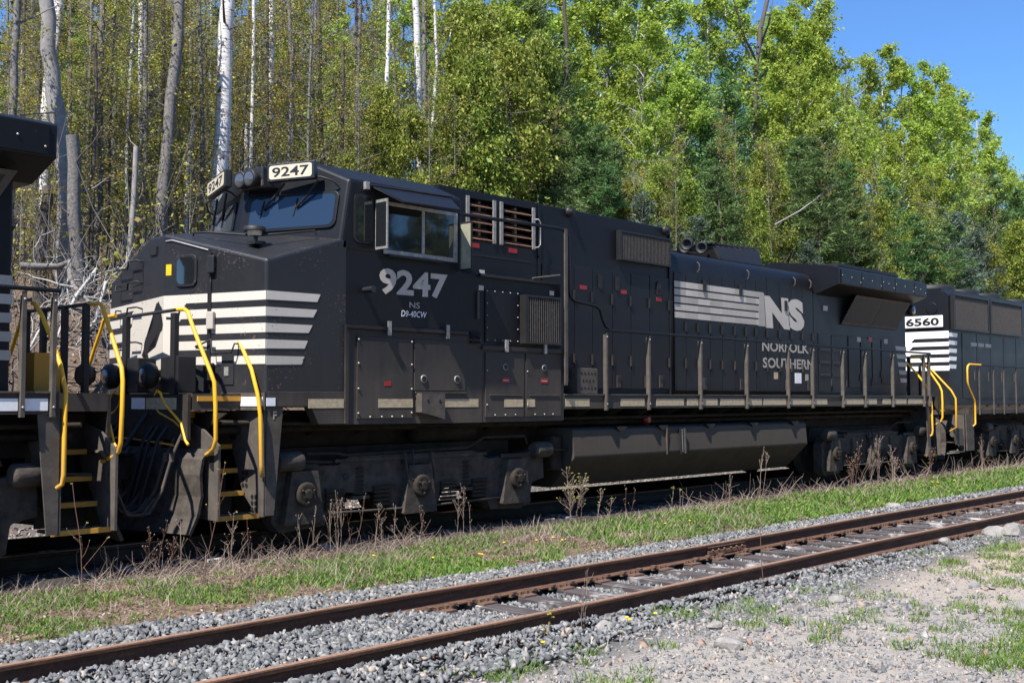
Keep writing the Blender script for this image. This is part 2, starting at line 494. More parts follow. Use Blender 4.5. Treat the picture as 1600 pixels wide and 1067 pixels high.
def end_gear(root, x0, d):
    """end plate, plow, coupler, hoses at an end; x0 is the outer face"""
    X = lambda t: x0 + d * t
    b = lambda a, c: sorted((X(a), X(c)))
    lo, hi = b(-.04, 0)
    box('end_plate', 'under', root, lo, hi, -1.2, 1.2, 1.2, 1.74)
    lo, hi = b(0.001, .006)
    box('reflective_strip', 'reflect', root, lo, hi, -.95, -.25, 1.56, 1.70)
    box('reflective_strip', 'whitetape', root, lo, hi, -.22, .10, 1.56, 1.70)
    lo, hi = b(-.5, .35)
    box('coupler_shank', 'under', root, lo, hi, -.16, .16, .72, 1.02)
    lo, hi = b(.30, .62)
    MB().prism([(lo, -.26), (hi, -.24), (hi, .1), (hi - .1, .24), (lo, .26)], 'z', .62, 1.06).ob('coupler_head', 'under', root, .03)
    # plow: shallow vee with a rolled face
    prof = [(0.0, 1.10), (.10, .98), (.13, .8), (.11, .55), (.16, .32), (.26, .12)]
    vs, fs = [], []
    ys = [-1.36, -.7, 0, .7, 1.36]
    for y in ys:
        back = abs(y) / 1.36 * .25
        for t, z in prof:
            vs.append((X(t - back + .05), y, z))
    n = len(prof)
    for i in range(4):
        for j in range(n - 1):
            fs.append((i * n + j, (i + 1) * n + j, (i + 1) * n + j + 1, i * n + j + 1))
    mb = MB()
    mb.add(vs, fs)
    me = mb.mesh('plow', 'grime')
    o = link('snow_plow', me, root)
    md = o.modifiers.new('solid', 'SOLIDIFY')
    md.thickness = .04
    for k, y in enumerate((-.75, -.55, -.42, .42, .55, .75)):
        MB().tube([(X(0), y, 1.35), (X(.12), y, 1.2), (X(.22), y * .95, .8), (X(.3), y * .9, .45), (X(.48), y * .85, .33), (X(.62), y * .8, .42)], .024, 8).ob('air_hose', 'dark', root)
    for k, y in enumerate((-1.05, -.9, -.62, -.3)):
        MB().tube([(X(-.02), y, 1.28 - .05 * k), (X(.10), y + .02, 1.0), (X(.20), y + .05, .62), (X(.34), y + .09, .36 + .03 * k), (X(.55), y + .12, .34), (X(.72), y + .14, .52)], .021, 8).ob('air_hose', 'skirt', root)
        MB().lathe((X(.10), y + .02, 1.0), 'z', [(-.05, .03), (.05, .03)], 8).ob('hose_collar', 'dustgrey', root)
    MB().tube([(X(.02), -.3, 1.5), (X(.3), -.28, 1.1), (X(.7), -.25, 1.0), (X(.78), -.22, 1.1)], .03, 8).ob('jumper_cable', 'dark', root)
    MB().tube([(X(.03), -1.0, 1.13), (X(.10), -.98, 1.15), (X(.12), -.1, 1.2), (X(.12), .9, 1.2)], .012, 6).ob('uncoupling_rod', 'yellowdirty', root)

def rear_part(root, x_from=14.9, cut=False):
    xe = 19.42 if cut else 19.60
    """radiator end: hood, overhanging wings, tail lamp, stripes, rear platform, railing, steps, truck"""
    # hood body under the radiators
    box('radiator_hood', 'black', root, 14.76, xe, -1.0, 1.0, 1.75, 4.02, .03)
    cab = [( -1.55, 4.20), (-1.55, 4.545), (-1.42, 4.60), (0, 4.80), (1.42, 4.60), (1.55, 4.545), (1.55, 4.20), (.98, 4.0), (-.98, 4.0)]
    wing = MB().prism(cab, 'x', 14.9, 19.62).ob('radiator_wing', 'black', root, .015)
    xs = [15.0, 16.0, 17.05, 17.75, 18.85, 19.55]
    for i in range(5):
        p = box('wing_panel', 'black', wing, xs[i] + .02, xs[i + 1] - .02, -1.568, -1.5515, 4.22, 4.53)
        bolts(p, [(xs[i] + .06, -1.569, 4.40), (xs[i + 1] - .06, -1.569, 4.30), ((xs[i] + xs[i + 1]) / 2, -1.569, 4.38)], .013, .012)
    box('roof_fan_grille', 'dark', wing, 16.0, 19.2, -1.0, 1.0, 4.72, 4.80)
    # slanted intake screens
    for sy in (-1, 1):
        fr = MB().slab([(16.05, -1.003 * sy, 3.38), (19.0, -1.003 * sy, 3.38), (19.35, -1.22 * sy, 4.06), (16.4, -1.22 * sy, 4.06)], (0, -sy, .3), .03).ob('intake_frame', 'dustgrey', root)
        for xa, xb in ((16.16, 17.42), (17.56, 18.95)):
            nn = Vector((0, -sy, .3)).normalized() * .034
            pts = [Vector((xa, -1.02 * sy, 3.45)), Vector((xb, -1.02 * sy, 3.45)), Vector((xb + .28, -1.195 * sy, 4.0)), Vector((xa + .28, -1.195 * sy, 4.0))]
            MB().slab([p + nn for p in pts], nn, .006).ob('intake_screen', 'dark', fr)
    # side doors under the screens
    for i, (xa, xb, z0, z1) in enumerate(((14.98, 15.56, 1.82, 3.14), (15.60, 16.3, 1.82, 3.12), (16.42, 17.0, 1.95, 3.14), (17.06, 17.6, 1.85, 3.12), (17.66, 18.1, 2.05, 3.12), (18.16, 18.7, 2.05, 3.12))):
        for sy in (-1,):
            dr = box('hood_door', 'black', root, xa, xb, -1.014, -1.0015, z0, z1, .006)
            if i < 2:
                for zz in (2.2, 2.48, 2.76):
                    box('door_rib', 'skirt', dr, xa + .05, xb - .05, -1.026, -1.0145, zz, zz + .05)
            box('door_hinge', 'skirt', dr, xb - .03, xb + .01, -1.03, -1.0145, z0 + .15, z0 + .32)
    for x, z, mm in ((15.22, 3.66, 'greywhite'), (16.85, 3.02, 'reflect'), (17.45, 3.04, 'red'), (18.3, 3.03, 'greywhite')):
        box('notice_plate', mm, root, x, x + .2, -1.019, -1.0015, z, z + .11)
    # white stripes wrapping the rear corner
    for k in range(5):
        z = 2.94 - k * .198
        MB().prism([(18.95 + k * .065, z + .05), (xe + .003, z + .05), (xe + .003, z - .055), (19.0 + k * .065, z - .055)], 'y', -1.006, -1.0005).ob('side_stripe', 'greywhite', root)
        box('end_stripe', 'greywhite', root, xe + .0005, xe + .006, -1.003, 1.0, z - .055, z + .05)
    # tail lamp
    if not cut:
     lamp = MB().lathe((19.62, -.86, 3.90), (1, 0, 0), [(0, .08), (.04, .15), (.16, .15), (.18, .12)], 18).ob('tail_lamp', 'dark', root)
     MB().lathe((19.80, -.86, 3.90), (1, 0, 0), [(0, .115), (.012, .1), (.02, .0)], 18).ob('lens', 'lens', lamp)
     ln = MB().lathe((19.62, -1.06, 3.90), (0, -1, 0), [(0, .10), (.05, .15), (.14, .15), (.15, .12)], 18).ob('side_lamp', 'dark', root)
     MB().lathe((19.62, -1.211, 3.90), (0, -1, 0), [(0, .11), (.012, .09), (.02, 0)], 18).ob('lens', 'lens', ln)
    for z in (3.55, 3.0):
        MB().tube([(xe, -.75, z), (xe + .12, -.75, z), (xe + .14, -.62, z - .04), (xe + .12, -.5, z + .08), (xe, -.5, z + .08)], .014, 6).ob('grab_iron', 'dark', root)
    # rear platform
    box('rear_platform', 'skirt', root, 19.45, 20.42, -1.2, 1.2, 1.55, 1.75)
    box('orange_box', 'yellowdirty', root, 19.86, 20.16, -.60, -.2, 1.76, 2.20)
    for y in (-.72, -.2, .35, .8):
        box('end_post', 'dark', root, 20.36, 20.42, y - .04, y + .04, 1.75, 2.76)
    MB().tube([(20.39, -.72, 2.76), (20.39, .8, 2.76)], .022, 8).ob('end_rail', 'dark', root)
    ch = MB()
    for k in range(11):
        w = k / 10
        ch.lathe((20.42, -.20 + .55 * w, 2.55 - .45 * math.sin(w * math.pi)), 'y' if k % 2 else 'z', [(-.03, .012), (.03, .012)], 6)
    ch.ob('safety_chain', 'dark', root)
    for sy in (-1, 1):
        bx = MB().lathe((20.42, .5 * sy, 1.96), (1, 0, 0), [(0, .1), (.04, .13), (.13, .12), (.17, .06)], 16).ob('ditch_light', 'dark', root)
        MB().lathe((20.59, .5 * sy, 1.96), (1, 0, 0), [(0, .09), (.01, .05)], 14).ob('lens', 'lens', bx)
    stepwell(root, 19.75, 1)
    handrail_end(root, 19.68, 1)
    end_gear(root, 20.46, 1)
    truck(root, 16.9, (14.93, 16.9, 18.87))

def walkway(root, xa, xb, posts, tall=None):
    """side sill with faded reflective blocks, walkway plate, railing posts and rail"""
    for sy in (-1, 1):
        y0, y1 = sorted((sy * 1.55, sy * 1.50))
        box('side_sill', 'skirt', root, xa, xb, y0, y1, 1.53, 1.745)
        y0, y1 = sorted((sy * 1.57, sy * 1.45))
        box('sill_lip', 'dustgrey', root, xa, xb, y0, y1, 1.746, 1.765)
        y0, y1 = sorted((sy * 1.499, sy * 1.0))
        box('walkway_plate', 'skirt', root, xa, xb, y0, y1, 1.70, 1.744)
    for x in posts:
        h = MB()
        h.box(x - .021, x + .021, -1.60, -1.575, 1.50, 2.78)
        h.box(x - .021, x - .014, -1.575, -1.53, 1.50, 2.74)
        h.box(x + .014, x + .021, -1.575, -1.53, 1.77, 2.74)
        p = h.ob('handrail_post', 'dustgrey', root)
        bolts(p, [(x, -1.601, 1.60), (x, -1.601, 2.70)], .014, .012)
    if len(posts) > 1:
        MB().tube([(posts[0] - .05, -1.585, 2.81), (posts[-1] + .05, -1.585, 2.81)], .024, 10).ob('handrail', 'black', root)

def under_body(root, xa, xb):
    box('frame_rail', 'under', root, xa, xb, -.75, .75, 1.05, 1.52)
    for sy in (-1, 1):
        mb = MB()
        x = xa + .2
        while x < xb - .1:
            y0, y1 = sorted((sy * 1.49, sy * .76))
            mb.prism([(y0, 1.52), (y1, 1.52), (sy * .76, 1.2)], 'x', x, x + .03)
            x += .85
        mb.ob('floor_bracket_row', 'under', root)['kind'] = 'stuff'
    MB().tube([(xa + .3, -1.2, 1.40), (xa + 2, -1.2, 1.36), (xb - .3, -1.2, 1.40)], .03, 8).ob('conduit', 'under', root)
    MB().tube([(xa + .3, -1.0, 1.30), (xb - .3, -1.0, 1.28)], .045, 8).ob('air_line', 'under', root)

def cab_front_pt(y, z):
    """point on the vee of the windscreen face"""
    w = abs(y) / 1.55
    return (0.59 + .54 * w + (z - 3.85) * .19, y, z)

def build_main():
    root = empty('diesel_locomotive', (9.5, 0, 0), 'whole black diesel locomotive numbered 9247 with white nose stripes on the far track', 'locomotive', 'black diesel locomotives coupled in one train')
    # ---- nose
    top_c, top_l = (-.45, .05, 3.79), (-.41, .50, 3.79)
    v = [(0, -1.55, 1.58), (0, -1.55, 3.38), top_c, top_l, (-.30, 1.72, 3.29), (-.30, 1.72, 1.58), (-.45, .05, 1.58),
         (1.25, -1.55, 1.58), (1.25, -1.55, 3.78), (.75, .05, 3.97), (.80, .5, 3.97), (1.25, 1.72, 3.78), (1.25, 1.72, 1.58)]
    f = [(0, 1, 2, 6), (6, 2, 3, 4, 5), (0, 7, 8, 1), (1, 8, 9, 2), (2, 9, 10, 3), (3, 10, 11, 4), (5, 4, 11, 12), (0, 6, 5, 12, 7), (7, 12, 11, 10, 9, 8)]
    nose = MB().add(v, f).ob('nose', 'nose', root, .035, 3)
    # front faces as frames: right-hand (near) plane and far plane
    A0 = Vector((-.45, .05, 0)); un = Vector((.45, -1.60, 0)).normalized(); nn = Vector((-1.60, -.45, 0)).normalized()
    uf = Vector((.15, 1.67, 0)).normalized(); nf = Vector((-1.67, .15, 0)).normalized()
    near = lambda s, z, t=0: A0 + un * s + nn * t + Vector((0, 0, z))
    far = lambda s, z, t=0: A0 + uf * s + nf * t + Vector((0, 0, z))
    MB().slab([near(.0, 2.11), near(1.655, 2.11), near(1.655, 3.0), near(.0, 3.0)], nn, .003).ob('white_field', 'cream', nose)
    MB().slab([far(.0, 2.06), far(1.67, 2.02), far(1.67, 2.93), far(.0, 3.0)], nf, .003).ob('white_field', 'cream', nose)
    for k in range(4):
        z1, z0 = 2.89 - k * .198, 2.81 - k * .198
        st = (.385, .30, .215, .19)[k]
        MB().slab([near(st - .06, z0, .0035), near(1.656, z0, .0035), near(1.656, z1, .0035), near(st, z1, .0035)], nn, .003).ob('black_stripe', 'nose', nose)
        e = (1.02, 1.06, 1.10, 1.14)[k]
        MB().slab([far(e, z0 - .03, .0035), far(1.665, z0 - .05, .0035), far(1.665, z1 - .05, .0035), far(e - .12, z1 - .03, .0035)], nf, .003).ob('black_stripe', 'nose', nose)
    # rearing horse emblem: body on the far plane, foreleg on the near plane
    H = [(.12, 2.905), (.14, 2.945), (.165, 2.915), (.19, 2.93), (.20, 2.885), (.25, 2.82), (.275, 2.74), (.30, 2.66), (.36, 2.58), (.44, 2.53), (.51, 2.48), (.55, 2.41), (.56, 2.34), (.62, 2.26), (.60, 2.24), (.53, 2.28), (.49, 2.22), (.42, 2.17), (.385, 2.08), (.345, 2.07), (.365, 2.14), (.41, 2.22), (.44, 2.28), (.41, 2.345), (.34, 2.40), (.24, 2.46), (.15, 2.52), (.20, 2.45), (.24, 2.38), (.21, 2.36), (.15, 2.44), (.09, 2.53), (.02, 2.57), (.005, 2.64), (.05, 2.70), (.085, 2.76), (.07, 2.795), (.02, 2.78), (.008, 2.81), (.05, 2.86), (.09, 2.885)]
    HN = [(s, z) for s, z in H]
    bm = bmesh.new()
    vs = [bm.verts.new(far(s, z, .007)) for s, z in HN]
    fc = bm.faces.new(vs)
    bmesh.ops.triangulate(bm, faces=[fc])
    me = bpy.data.meshes.new('horse_emblem'); bm.to_mesh(me); bm.free(); me.materials.append(M['ink'])
    link('horse_emblem', me, nose)
    MB().slab([near(.05, 2.70, .004), near(.20, 2.69, .004), near(.27, 2.73, .004), near(.29, 2.80, .004), near(.265, 2.80, .004), near(.24, 2.75, .004), near(.18, 2.72, .004), near(.05, 2.73, .004)], nn, .003).ob('horse_leg', 'ink', nose)
    # nose door: seam, window, hinges, stickers
    dk = nn
    MB().tube([near(.03, 3.70, .006), near(.14, 3.705, .006), near(.74, 3.545, .006)], .012, 6).ob('door_top_seam', 'bolt', nose)
    MB().slab([near(.735, 1.80, .0072), near(.765, 1.80, .0072), near(.765, 3.55, .0072), near(.735, 3.55, .0072)], nn, .002).ob('door_gap', 'ink', nose)
    MB().slab([near(.775, 1.80, .0072), near(.80, 1.80, .0072), near(.80, 3.52, .0072), near(.775, 3.52, .0072)], nn, .014).ob('door_edge', 'nose', nose)
    for z in (3.36, 2.66, 2.02):
        hg = MB().slab([near(.76, z - .11, .01), near(.87, z - .11, .01), near(.87, z + .11, .01), near(.76, z + .11, .01)], nn, .05).ob('door_hinge', 'nose' if z > 3 else ('cream' if z > 2.5 else 'nose'), nose, .01)
    def rrect(s0, s1, z0, z1, r, n=5):
        out = []
        for cx, cz, a0 in ((s1 - r, z1 - r, 0), (s0 + r, z1 - r, 90), (s0 + r, z0 + r, 180), (s1 - r, z0 + r, 270)):
            for i in range(n + 1):
                w = R(a0 + 90 * i / n)
                out.append((cx + r * math.cos(w), cz + r * math.sin(w)))
        return out
    fr = MB().slab([near(s, z, .001) for s, z in rrect(.20, .56, 3.10, 3.51, .09)], nn, .022).ob('door_window_gasket', 'nose', nose, .008)
    MB().slab([near(s, z, .0235) for s, z in rrect(.235, .525, 3.135, 3.475, .07)], nn, .002).ob('door_window', 'glass', fr)
    MB().slab([near(.035, 3.26, .001), near(.125, 3.26, .001), near(.125, 3.40, .001), near(.035, 3.40, .001)], nn, .003).ob('yellow_sticker', plain('yellow_sticker', (.85, .45, .01), .5, var=.08), nose)
    # far-plane grab irons and recesses
    for z in (3.48, 3.20, 2.86, 2.4):
        MB().tube([far(1.30, z + .02, .01), far(1.30, z + .02, .08), far(1.30, z - .06, .09), far(.92, z - .06, .09), far(.90, z + .03, .09), far(.62, z + .03, .09), far(.62, z + .01, .01)], .012, 6).ob('grab_iron', 'dark', nose)
    MB().slab([far(.95, 3.18, .001), far(.62, 3.21, .001), far(.62, 3.46, .001), far(.95, 3.42, .001)], nf, .004).ob('step_recess', 'dark', nose)
    MB().slab([far(.40, 3.55, .001), far(.20, 3.55, .001), far(.20, 3.66, .001), far(.40, 3.66, .001)], nf, .02).ob('lock_hasp', 'dark', nose)
    MB().tube([near(.55, 2.34, .01), near(.87, 2.42, .08), near(.89, 2.25, .09), near(1.2, 2.25, .09), near(1.24, 2.36, .08), near(1.24, 2.36, .01)], .012, 6).ob('grab_iron', 'dark', nose)
    MB().slab([near(.98, 1.86, .001), near(1.17, 1.86, .001), near(1.17, 2.26, .001), near(.98, 2.26, .001)], nn, .012).ob('access_cover', 'nose', nose, .004)
    MB().slab([near(1.03, 1.97, .014), near(1.10, 1.97, .014), near(1.10, 2.08, .014), near(1.03, 2.08, .014)], nn, .01).ob('paddle_latch', 'frame', nose)
    MB().tube([near(.02, 1.93, .05), near(.60, 1.93, .05)], .035, 8).ob('lever_bar', 'dark', nose)
    # nose-top rail and warning beacon
    MB().tube([(-.13, -.10, 3.76), (-.14, -.12, 3.83), (-.08, -.35, 3.82), (.25, -.90, 3.76), (.30, -.98, 3.76), (.93, -1.27, 3.86), (.95, -1.28, 3.79)], .015, 8).ob('nose_rail', 'dark', nose)
    MB().tube([(-.13, .35, 3.8), (-.14, .37, 3.87), (-.08, .8, 3.85), (.25, 1.3, 3.78)], .015, 8).ob('nose_rail', 'dark', nose)
    bc = MB().box(.18, .34, -1.03, -.84, 3.64, 3.68).box(.2, .23, -1.0, -.97, 3.68, 3.76).box(.28, .31, -.9, -.87, 3.68, 3.76).ob('beacon_bracket', 'dark', nose)
    bn = MB().lathe((.24, -.93, 3.75), 'z', [(0, .085), (.06, .095)], 18).ob('warning_beacon', 'number', nose)
    MB().lathe((.24, -.93, 3.811), 'z', [(0, .14), (.05, .14), (.06, .12)], 18).ob('beacon_lid', 'dark', bn)
    # side stripes on the nose side
    ends = [(.81, .76), (.76, .70), (.69, .63), (.62, .57), (.57, .53)]
    for k in range(5):
        zt, zb = 3.0 - k * .198, 2.89 - k * .198
        MB().prism([(.0, zt), (ends[k][0], zt + .005), (ends[k][1], zb + .015), (.0, zb)], 'y', -1.556, -1.5505).ob('side_stripe', 'cream', nose)

    # ---- cab
    pts = []
    ycs = [-1.55, -.95, .05, .95, 1.6]
    def fx(y, z):
        w = abs(y - .05) / 1.6
        return .60 + .56 * w + (z - 3.85) * .17
    zt = {-1.55: 4.55, -.95: 4.82, .05: 4.84, .95: 4.82, 1.6: 4.55}
    v = []
    for y in ycs: v.append((fx(y, 3.6), y, 3.6))
    for y in ycs: v.append((fx(y, zt[y]), y, zt[y]))
    xr = 3.33
    for y in ycs: v.append((xr - (.28 if abs(y) < 1.2 else 0), y, 3.6))
    for y in ycs: v.append((xr - (.0 if abs(y) < 1.2 else 0), y, zt[y] + (.0)))
    f = []
    for i in range(4):
        f += [(i, i + 1, i + 6, i + 5), (i + 5, i + 6, i + 16, i + 15), (i + 10, i + 15, i + 16, i + 11), (i, i + 10, i + 11, i + 1)]
    f += [(0, 5, 15, 10), (4, 14, 19, 9)]
    cab = MB().add(v, f).ob('cab', 'black', root, .045, 3)
    box('cab_side_wall', 'black', root, 1.22, 3.33, -1.55, 1.6, 1.75, 3.62)
    box('cab_lower_side', 'skirt', root, .02, 1.22, -1.552, -.9, 1.58, 1.79, .02)
    # windscreens
    def scr(y, z, t=0):
        w = abs(y - .05) / 1.6
        n = Vector((-1.0, (-.35 if y < .05 else .35), .17)).normalized()
        return Vector((fx(y, z), y, z)) + n * t
    for lo, hi, sgn in ((-1.44, -.10, -1), (.20, 1.5, 1)):
        c = []
        for (yy, zz) in rrect(lo, hi, 3.90, 4.40, .10):
            c.append(scr(yy, zz, .004))
        n = Vector((-1.0, -.35 if sgn < 0 else .35, .17)).normalized()
        g = MB().slab(c, n, .022).ob('windscreen_gasket', 'black', cab, .008)
        c = [scr(yy, zz, .0265) for yy, zz in rrect(lo + .045, hi - .045, 3.94, 4.36, .08)]
        MB().slab(c, n, .003).ob('windscreen', 'windshield', g)
        # wipers hang from a bar under the number board
        m = (lo + hi) / 2
        bar = MB().tube([scr(lo + .02, 4.44, .02), scr(lo + .06, 4.50, .10), scr(lo + .22, 4.55, .16), scr(hi - .05, 4.53, .16), scr(hi - .02, 4.42, .10), scr(hi, 4.40, .02)], .014, 6).ob('wiper_bar', 'dark', cab)
        for dy in (-.28, .22):
            ww = MB().tube([scr(m + dy - .12, 4.52, .12), scr(m + dy + .02, 4.36, .09), scr(m + dy + .20, 4.20, .05)], .016, 6)
            ww.tube([scr(m + dy + .21, 4.33, .035), scr(m + dy + .24, 4.10, .035)], .011, 5)
            ww.ob('wiper', 'dark', bar)
    # number boards and headlights
    def board(c, ux, w, h, txt, dep=.10):
        ux = Vector(ux).normalized(); uz = Vector((0, 0, 1)); n = ux.cross(uz)
        c = Vector(c)
        q = lambda a, b, t: c + ux * a + uz * b + n * t
        bd = MB().slab([q(-w / 2 - .035, -h / 2 - .03, -dep), q(w / 2 + .035, -h / 2 - .03, -dep), q(w / 2 + .035, h / 2 + .03, -dep), q(-w / 2 - .035, h / 2 + .03, -dep)], n, dep).ob('number_board', 'nose', root, .012)
        pl = MB().slab([q(a, b, .002) for a, b in rrect(-w / 2, w / 2, -h / 2, h / 2, .035)], n, .004).ob('number_panel', 'number', bd)
        lettering(txt, 'number_lettering', 'ink', bd, q(-w * .43, -h * .36, .0065), ux, uz, w * .86, h * .72, bold=.02, thick=.001)
    board((.77, -.95, 4.655), (.30, -.62, .02), .62, .18, '9247')
    board((.60, .54, 4.65), (-.33, -1.0, .03), .88, .18, '9247')
    hb = box('headlight_housing', 'nose', root, .62, 1.1, -.54, .0, 4.48, 4.76, .02)
    for y in (-.17, -.39):
        h = MB().lathe((.66, y, 4.60), (-1, -.12, 0), [(0, .10), (.10, .115), (.16, .12), (.17, .105)], 20).ob('headlight', 'dark', hb)
        MB().lathe((.50, y - .018, 4.60), (-1, -.12, 0), [(0, .102), (.012, .08), (.018, 0)], 20).ob('lens', 'lens', h)
    MB().tube([(.7, -.30, 4.80), (.7, -.30, 4.92), (.7, .1, 4.92), (.7, .1, 4.80)], .01, 6).ob('lift_hoop', 'dark', hb)
    # side windows
    g = MB().prism(rrect(1.34, 1.66, 3.73, 4.37, .08), 'y', -1.562, -1.552).ob('side_window_gasket', 'dark', cab)
    MB().prism(rrect(1.37, 1.64, 3.76, 4.34, .06), 'y', -1.566, -1.5625).ob('side_window', 'glass', g)
    fr = MB()
    fr.box(1.84, 3.22, -1.575, -1.552, 3.62, 3.68).box(1.84, 3.22, -1.575, -1.552, 4.28, 4.33).box(1.84, 1.895, -1.574, -1.551, 3.681, 4.279).box(3.14, 3.22, -1.574, -1.551, 3.681, 4.279).box(2.53, 2.585, -1.574, -1.551, 3.681, 4.279)
    fw = fr.ob('sliding_window_frame', 'frame', cab, .006)
    box('window_pane', 'glass', fw, 1.896, 2.529, -1.563, -1.5515, 3.681, 4.279)
    box('window_pane', 'glass', fw, 2.586, 3.139, -1.567, -1.5515, 3.681, 4.279)
    box('arm_rest', 'dark', fw, 1.90, 2.9, -1.62, -1.5765, 3.585, 3.615)
    # wind deflector and mirror
    wd = MB().box(1.70, 1.72, -1.80, -1.56, 3.66, 4.32).ob('wind_deflector', 'frame', cab)
    box('deflector_glass', 'glass', wd, 1.694, 1.6985, -1.78, -1.58, 3.70, 4.28)
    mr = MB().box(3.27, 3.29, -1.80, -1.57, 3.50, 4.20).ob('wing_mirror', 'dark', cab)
    box('painted_mirror_glass', 'mirror', mr, 3.264, 3.2695, -1.785, -1.59, 3.53, 4.17)
    # sun awning
    aw = MB()
    aw.add([(1.60, -1.56, 4.50), (3.06, -1.56, 4.53), (2.86, -1.98, 4.27), (1.82, -1.98, 4.25), (1.60, -1.555, 4.52), (3.06, -1.555, 4.55), (2.86, -1.99, 4.29), (1.82, -1.99, 4.27)],
           [(0, 1, 2, 3), (4, 7, 6, 5), (0, 4, 5, 1), (1, 5, 6, 2), (2, 6, 7, 3), (3, 7, 4, 0)])
    a = aw.ob('sun_awning', 'black', cab)
    MB().tube([(1.55, -1.60, 4.50), (3.08, -1.60, 4.54)], .014, 6).ob('awning_rail', 'dark', a)
    box('awning_bracket', 'frame', a, 1.50, 1.56, -1.61, -1.553, 4.44, 4.54)
    # lettering on the cab side
    lettering('9247', 'cab_number', 'greywhite', root, (1.78, -1.551, 3.08), (1, 0, 0.005), (0, 0, 1), 1.26, .35, bold=.035)
    lettering('NS', 'class_lettering', 'greywhite', root, (2.32, -1.551, 2.925), (1, 0, 0), (0, 0, 1), .19, .08, bold=.0)
    lettering('D9-40CW', 'class_lettering', 'whitetape', root, (2.17, -1.551, 2.80), (1, 0, 0), (0, 0, 1), .46, .085, bold=.006, shear=.15)
    MB().tube([(1.52, -1.54, 3.11), (1.52, -1.75, 3.11)], .035, 8, .045).ob('spigot', 'nose', root)
    # cab-side tool locker: raised frame, doors, hinges, latches
    box('locker_lip', 'skirt', root, 1.20, 3.42, -1.60, -1.552, 2.60, 2.645)
    box('locker_edge', 'skirt', root, 1.20, 1.25, -1.585, -1.553, 1.37, 2.599)
    side = MB().prism([(.68, 1.578), (1.24, 1.578), (1.24, 1.37), (.80, 1.37)], 'y', -1.56, -1.40).prism([(1.24, 1.36), (3.74, 1.345), (3.74, 2.59), (1.24, 2.59)], 'y', -1.556, -1.30).ob('lower_side_panel', 'skirt', root)
    d1 = box('locker_door', 'skirt', root, 1.40, 2.37, -1.572, -1.557, 1.43, 2.50, .004)
    d2 = box('locker_door', 'skirt', root, 2.40, 3.38, -1.572, -1.557, 1.80, 2.50, .004)
    bolts(d1, [(x, -1.573, z) for x, z in ((1.42, 2.46), (1.42, 2.15), (1.42, 1.82), (1.42, 1.50), (2.35, 2.46), (2.35, 2.15), (2.35, 1.82), (2.35, 1.50), (1.62, 1.45), (1.82, 1.45), (2.0, 1.45), (2.18, 1.45))], .014, .016)
    for x in (1.92, 3.0):
        box('locker_hinge', 'frame', root, x - .03, x + .03, -1.615, -1.601, 2.53, 2.72)
    for dd, pts2 in ((d2, ((2.57, 1.96), (3.21, 1.96))),):
        for x, z in pts2:
            MB().lathe((x, -1.574, z), (0, -1, 0), [(0, .055), (.01, .055), (.012, .045)], 16).ob('turn_latch', 'frame', dd)
            MB().lathe((x, -1.5865, z), (0, -1, 0), [(0, .042), (.004, .042)], 14).ob('latch_hole', 'dark', dd)
    box('hinge_strip', 'dustgrey', root, 2.42, 3.4, -1.58, -1.5565, 1.765, 1.785)
    br = MB().prism([(2.44, 1.76), (2.88, 1.76), (2.88, 1.40), (2.70, 1.45), (2.44, 1.50)], 'y', -1.68, -1.557).ob('jack_pad', 'dustgrey', root, .01)
    for x in (2.56, 2.78):
        MB().lathe((x, -1.681, 1.66), (0, -1, 0), [(0, .022), (.004, .022)], 10).ob('pad_hole', 'dark', br)
    for xa, xb in ((.63, 1.19), (1.76, 2.37), (2.98, 3.66)):
        yy = -1.5735 if xa == 1.76 else (-1.5565 if xa > 1 else -1.5605)
        box('reflective_strip', 'reflect', root, xa, xb, yy - .004, yy, 1.57, 1.685)
    box('reflective_strip', 'whitetape', root, .01, .14, -1.558, -1.5535, 1.60, 1.70)
    for s0 in (.95,):
        MB().slab([near(1.02, 1.60, .02), near(1.64, 1.60, .02), near(1.64, 1.71, .02), near(1.02, 1.71, .02)], nn, .004).ob('reflective_strip', 'whitetape', root)
    MB().slab([near(.98, 1.55, -.02), near(1.66, 1.55, -.02), near(1.66, 1.76, -.02), near(.98, 1.76, -.02)], nn, .036).ob('nose_sill', 'dustgrey', root)
    lettering('F', 'end_letter', 'reflect', root, (.12, -1.536, 1.44), (1, 0, 0), (0, 0, 1), .055, .095)
    lv = MB()
    for k in range(3):
        lv.prism([(-1.552, 2.48 + k * .065), (-1.60, 2.49 + k * .065), (-1.552, 2.53 + k * .065)], 'x', 3.48, 3.69)
    lv.ob('vent_louvre', 'skirt', root)
    box('small_sticker', 'red', root, 1.86, 1.98, -1.5765, -1.5725, 1.86, 1.92)
    # ---- equipment box behind the cab
    box('equipment_box', 'black', root, 3.345, 5.58, -1.5, 1.5, 2.42, 3.50, .012)
    box('equipment_box', 'skirt', root, 3.745, 5.58, -1.55, 1.5, 1.345, 2.418, .01)
    lp = box('box_lip', 'skirt', root, 3.72, 5.56, -1.585, -1.551, 2.40, 2.46)
    box('upper_shelf', 'skirt', root, 3.72, 5.44, -1.55, -1.501, 3.47, 3.51)
    MB().tube([(4.86, -1.54, 3.53), (5.45, -1.58, 3.62)], .016, 6).ob('stay_rod', 'dustgrey', root)
    pn = box('access_cover', 'black', root, 3.85, 4.58, -1.516, -1.502, 2.52, 3.30, .004)
    bolts(pn, [(3.88 + .167 * i, -1.517, z) for i in range(5) for z in (2.55, 3.27)] + [(x, -1.517, 2.55 + .18 * i) for x in (3.88, 4.55) for i in range(1, 4)], .011, .012)
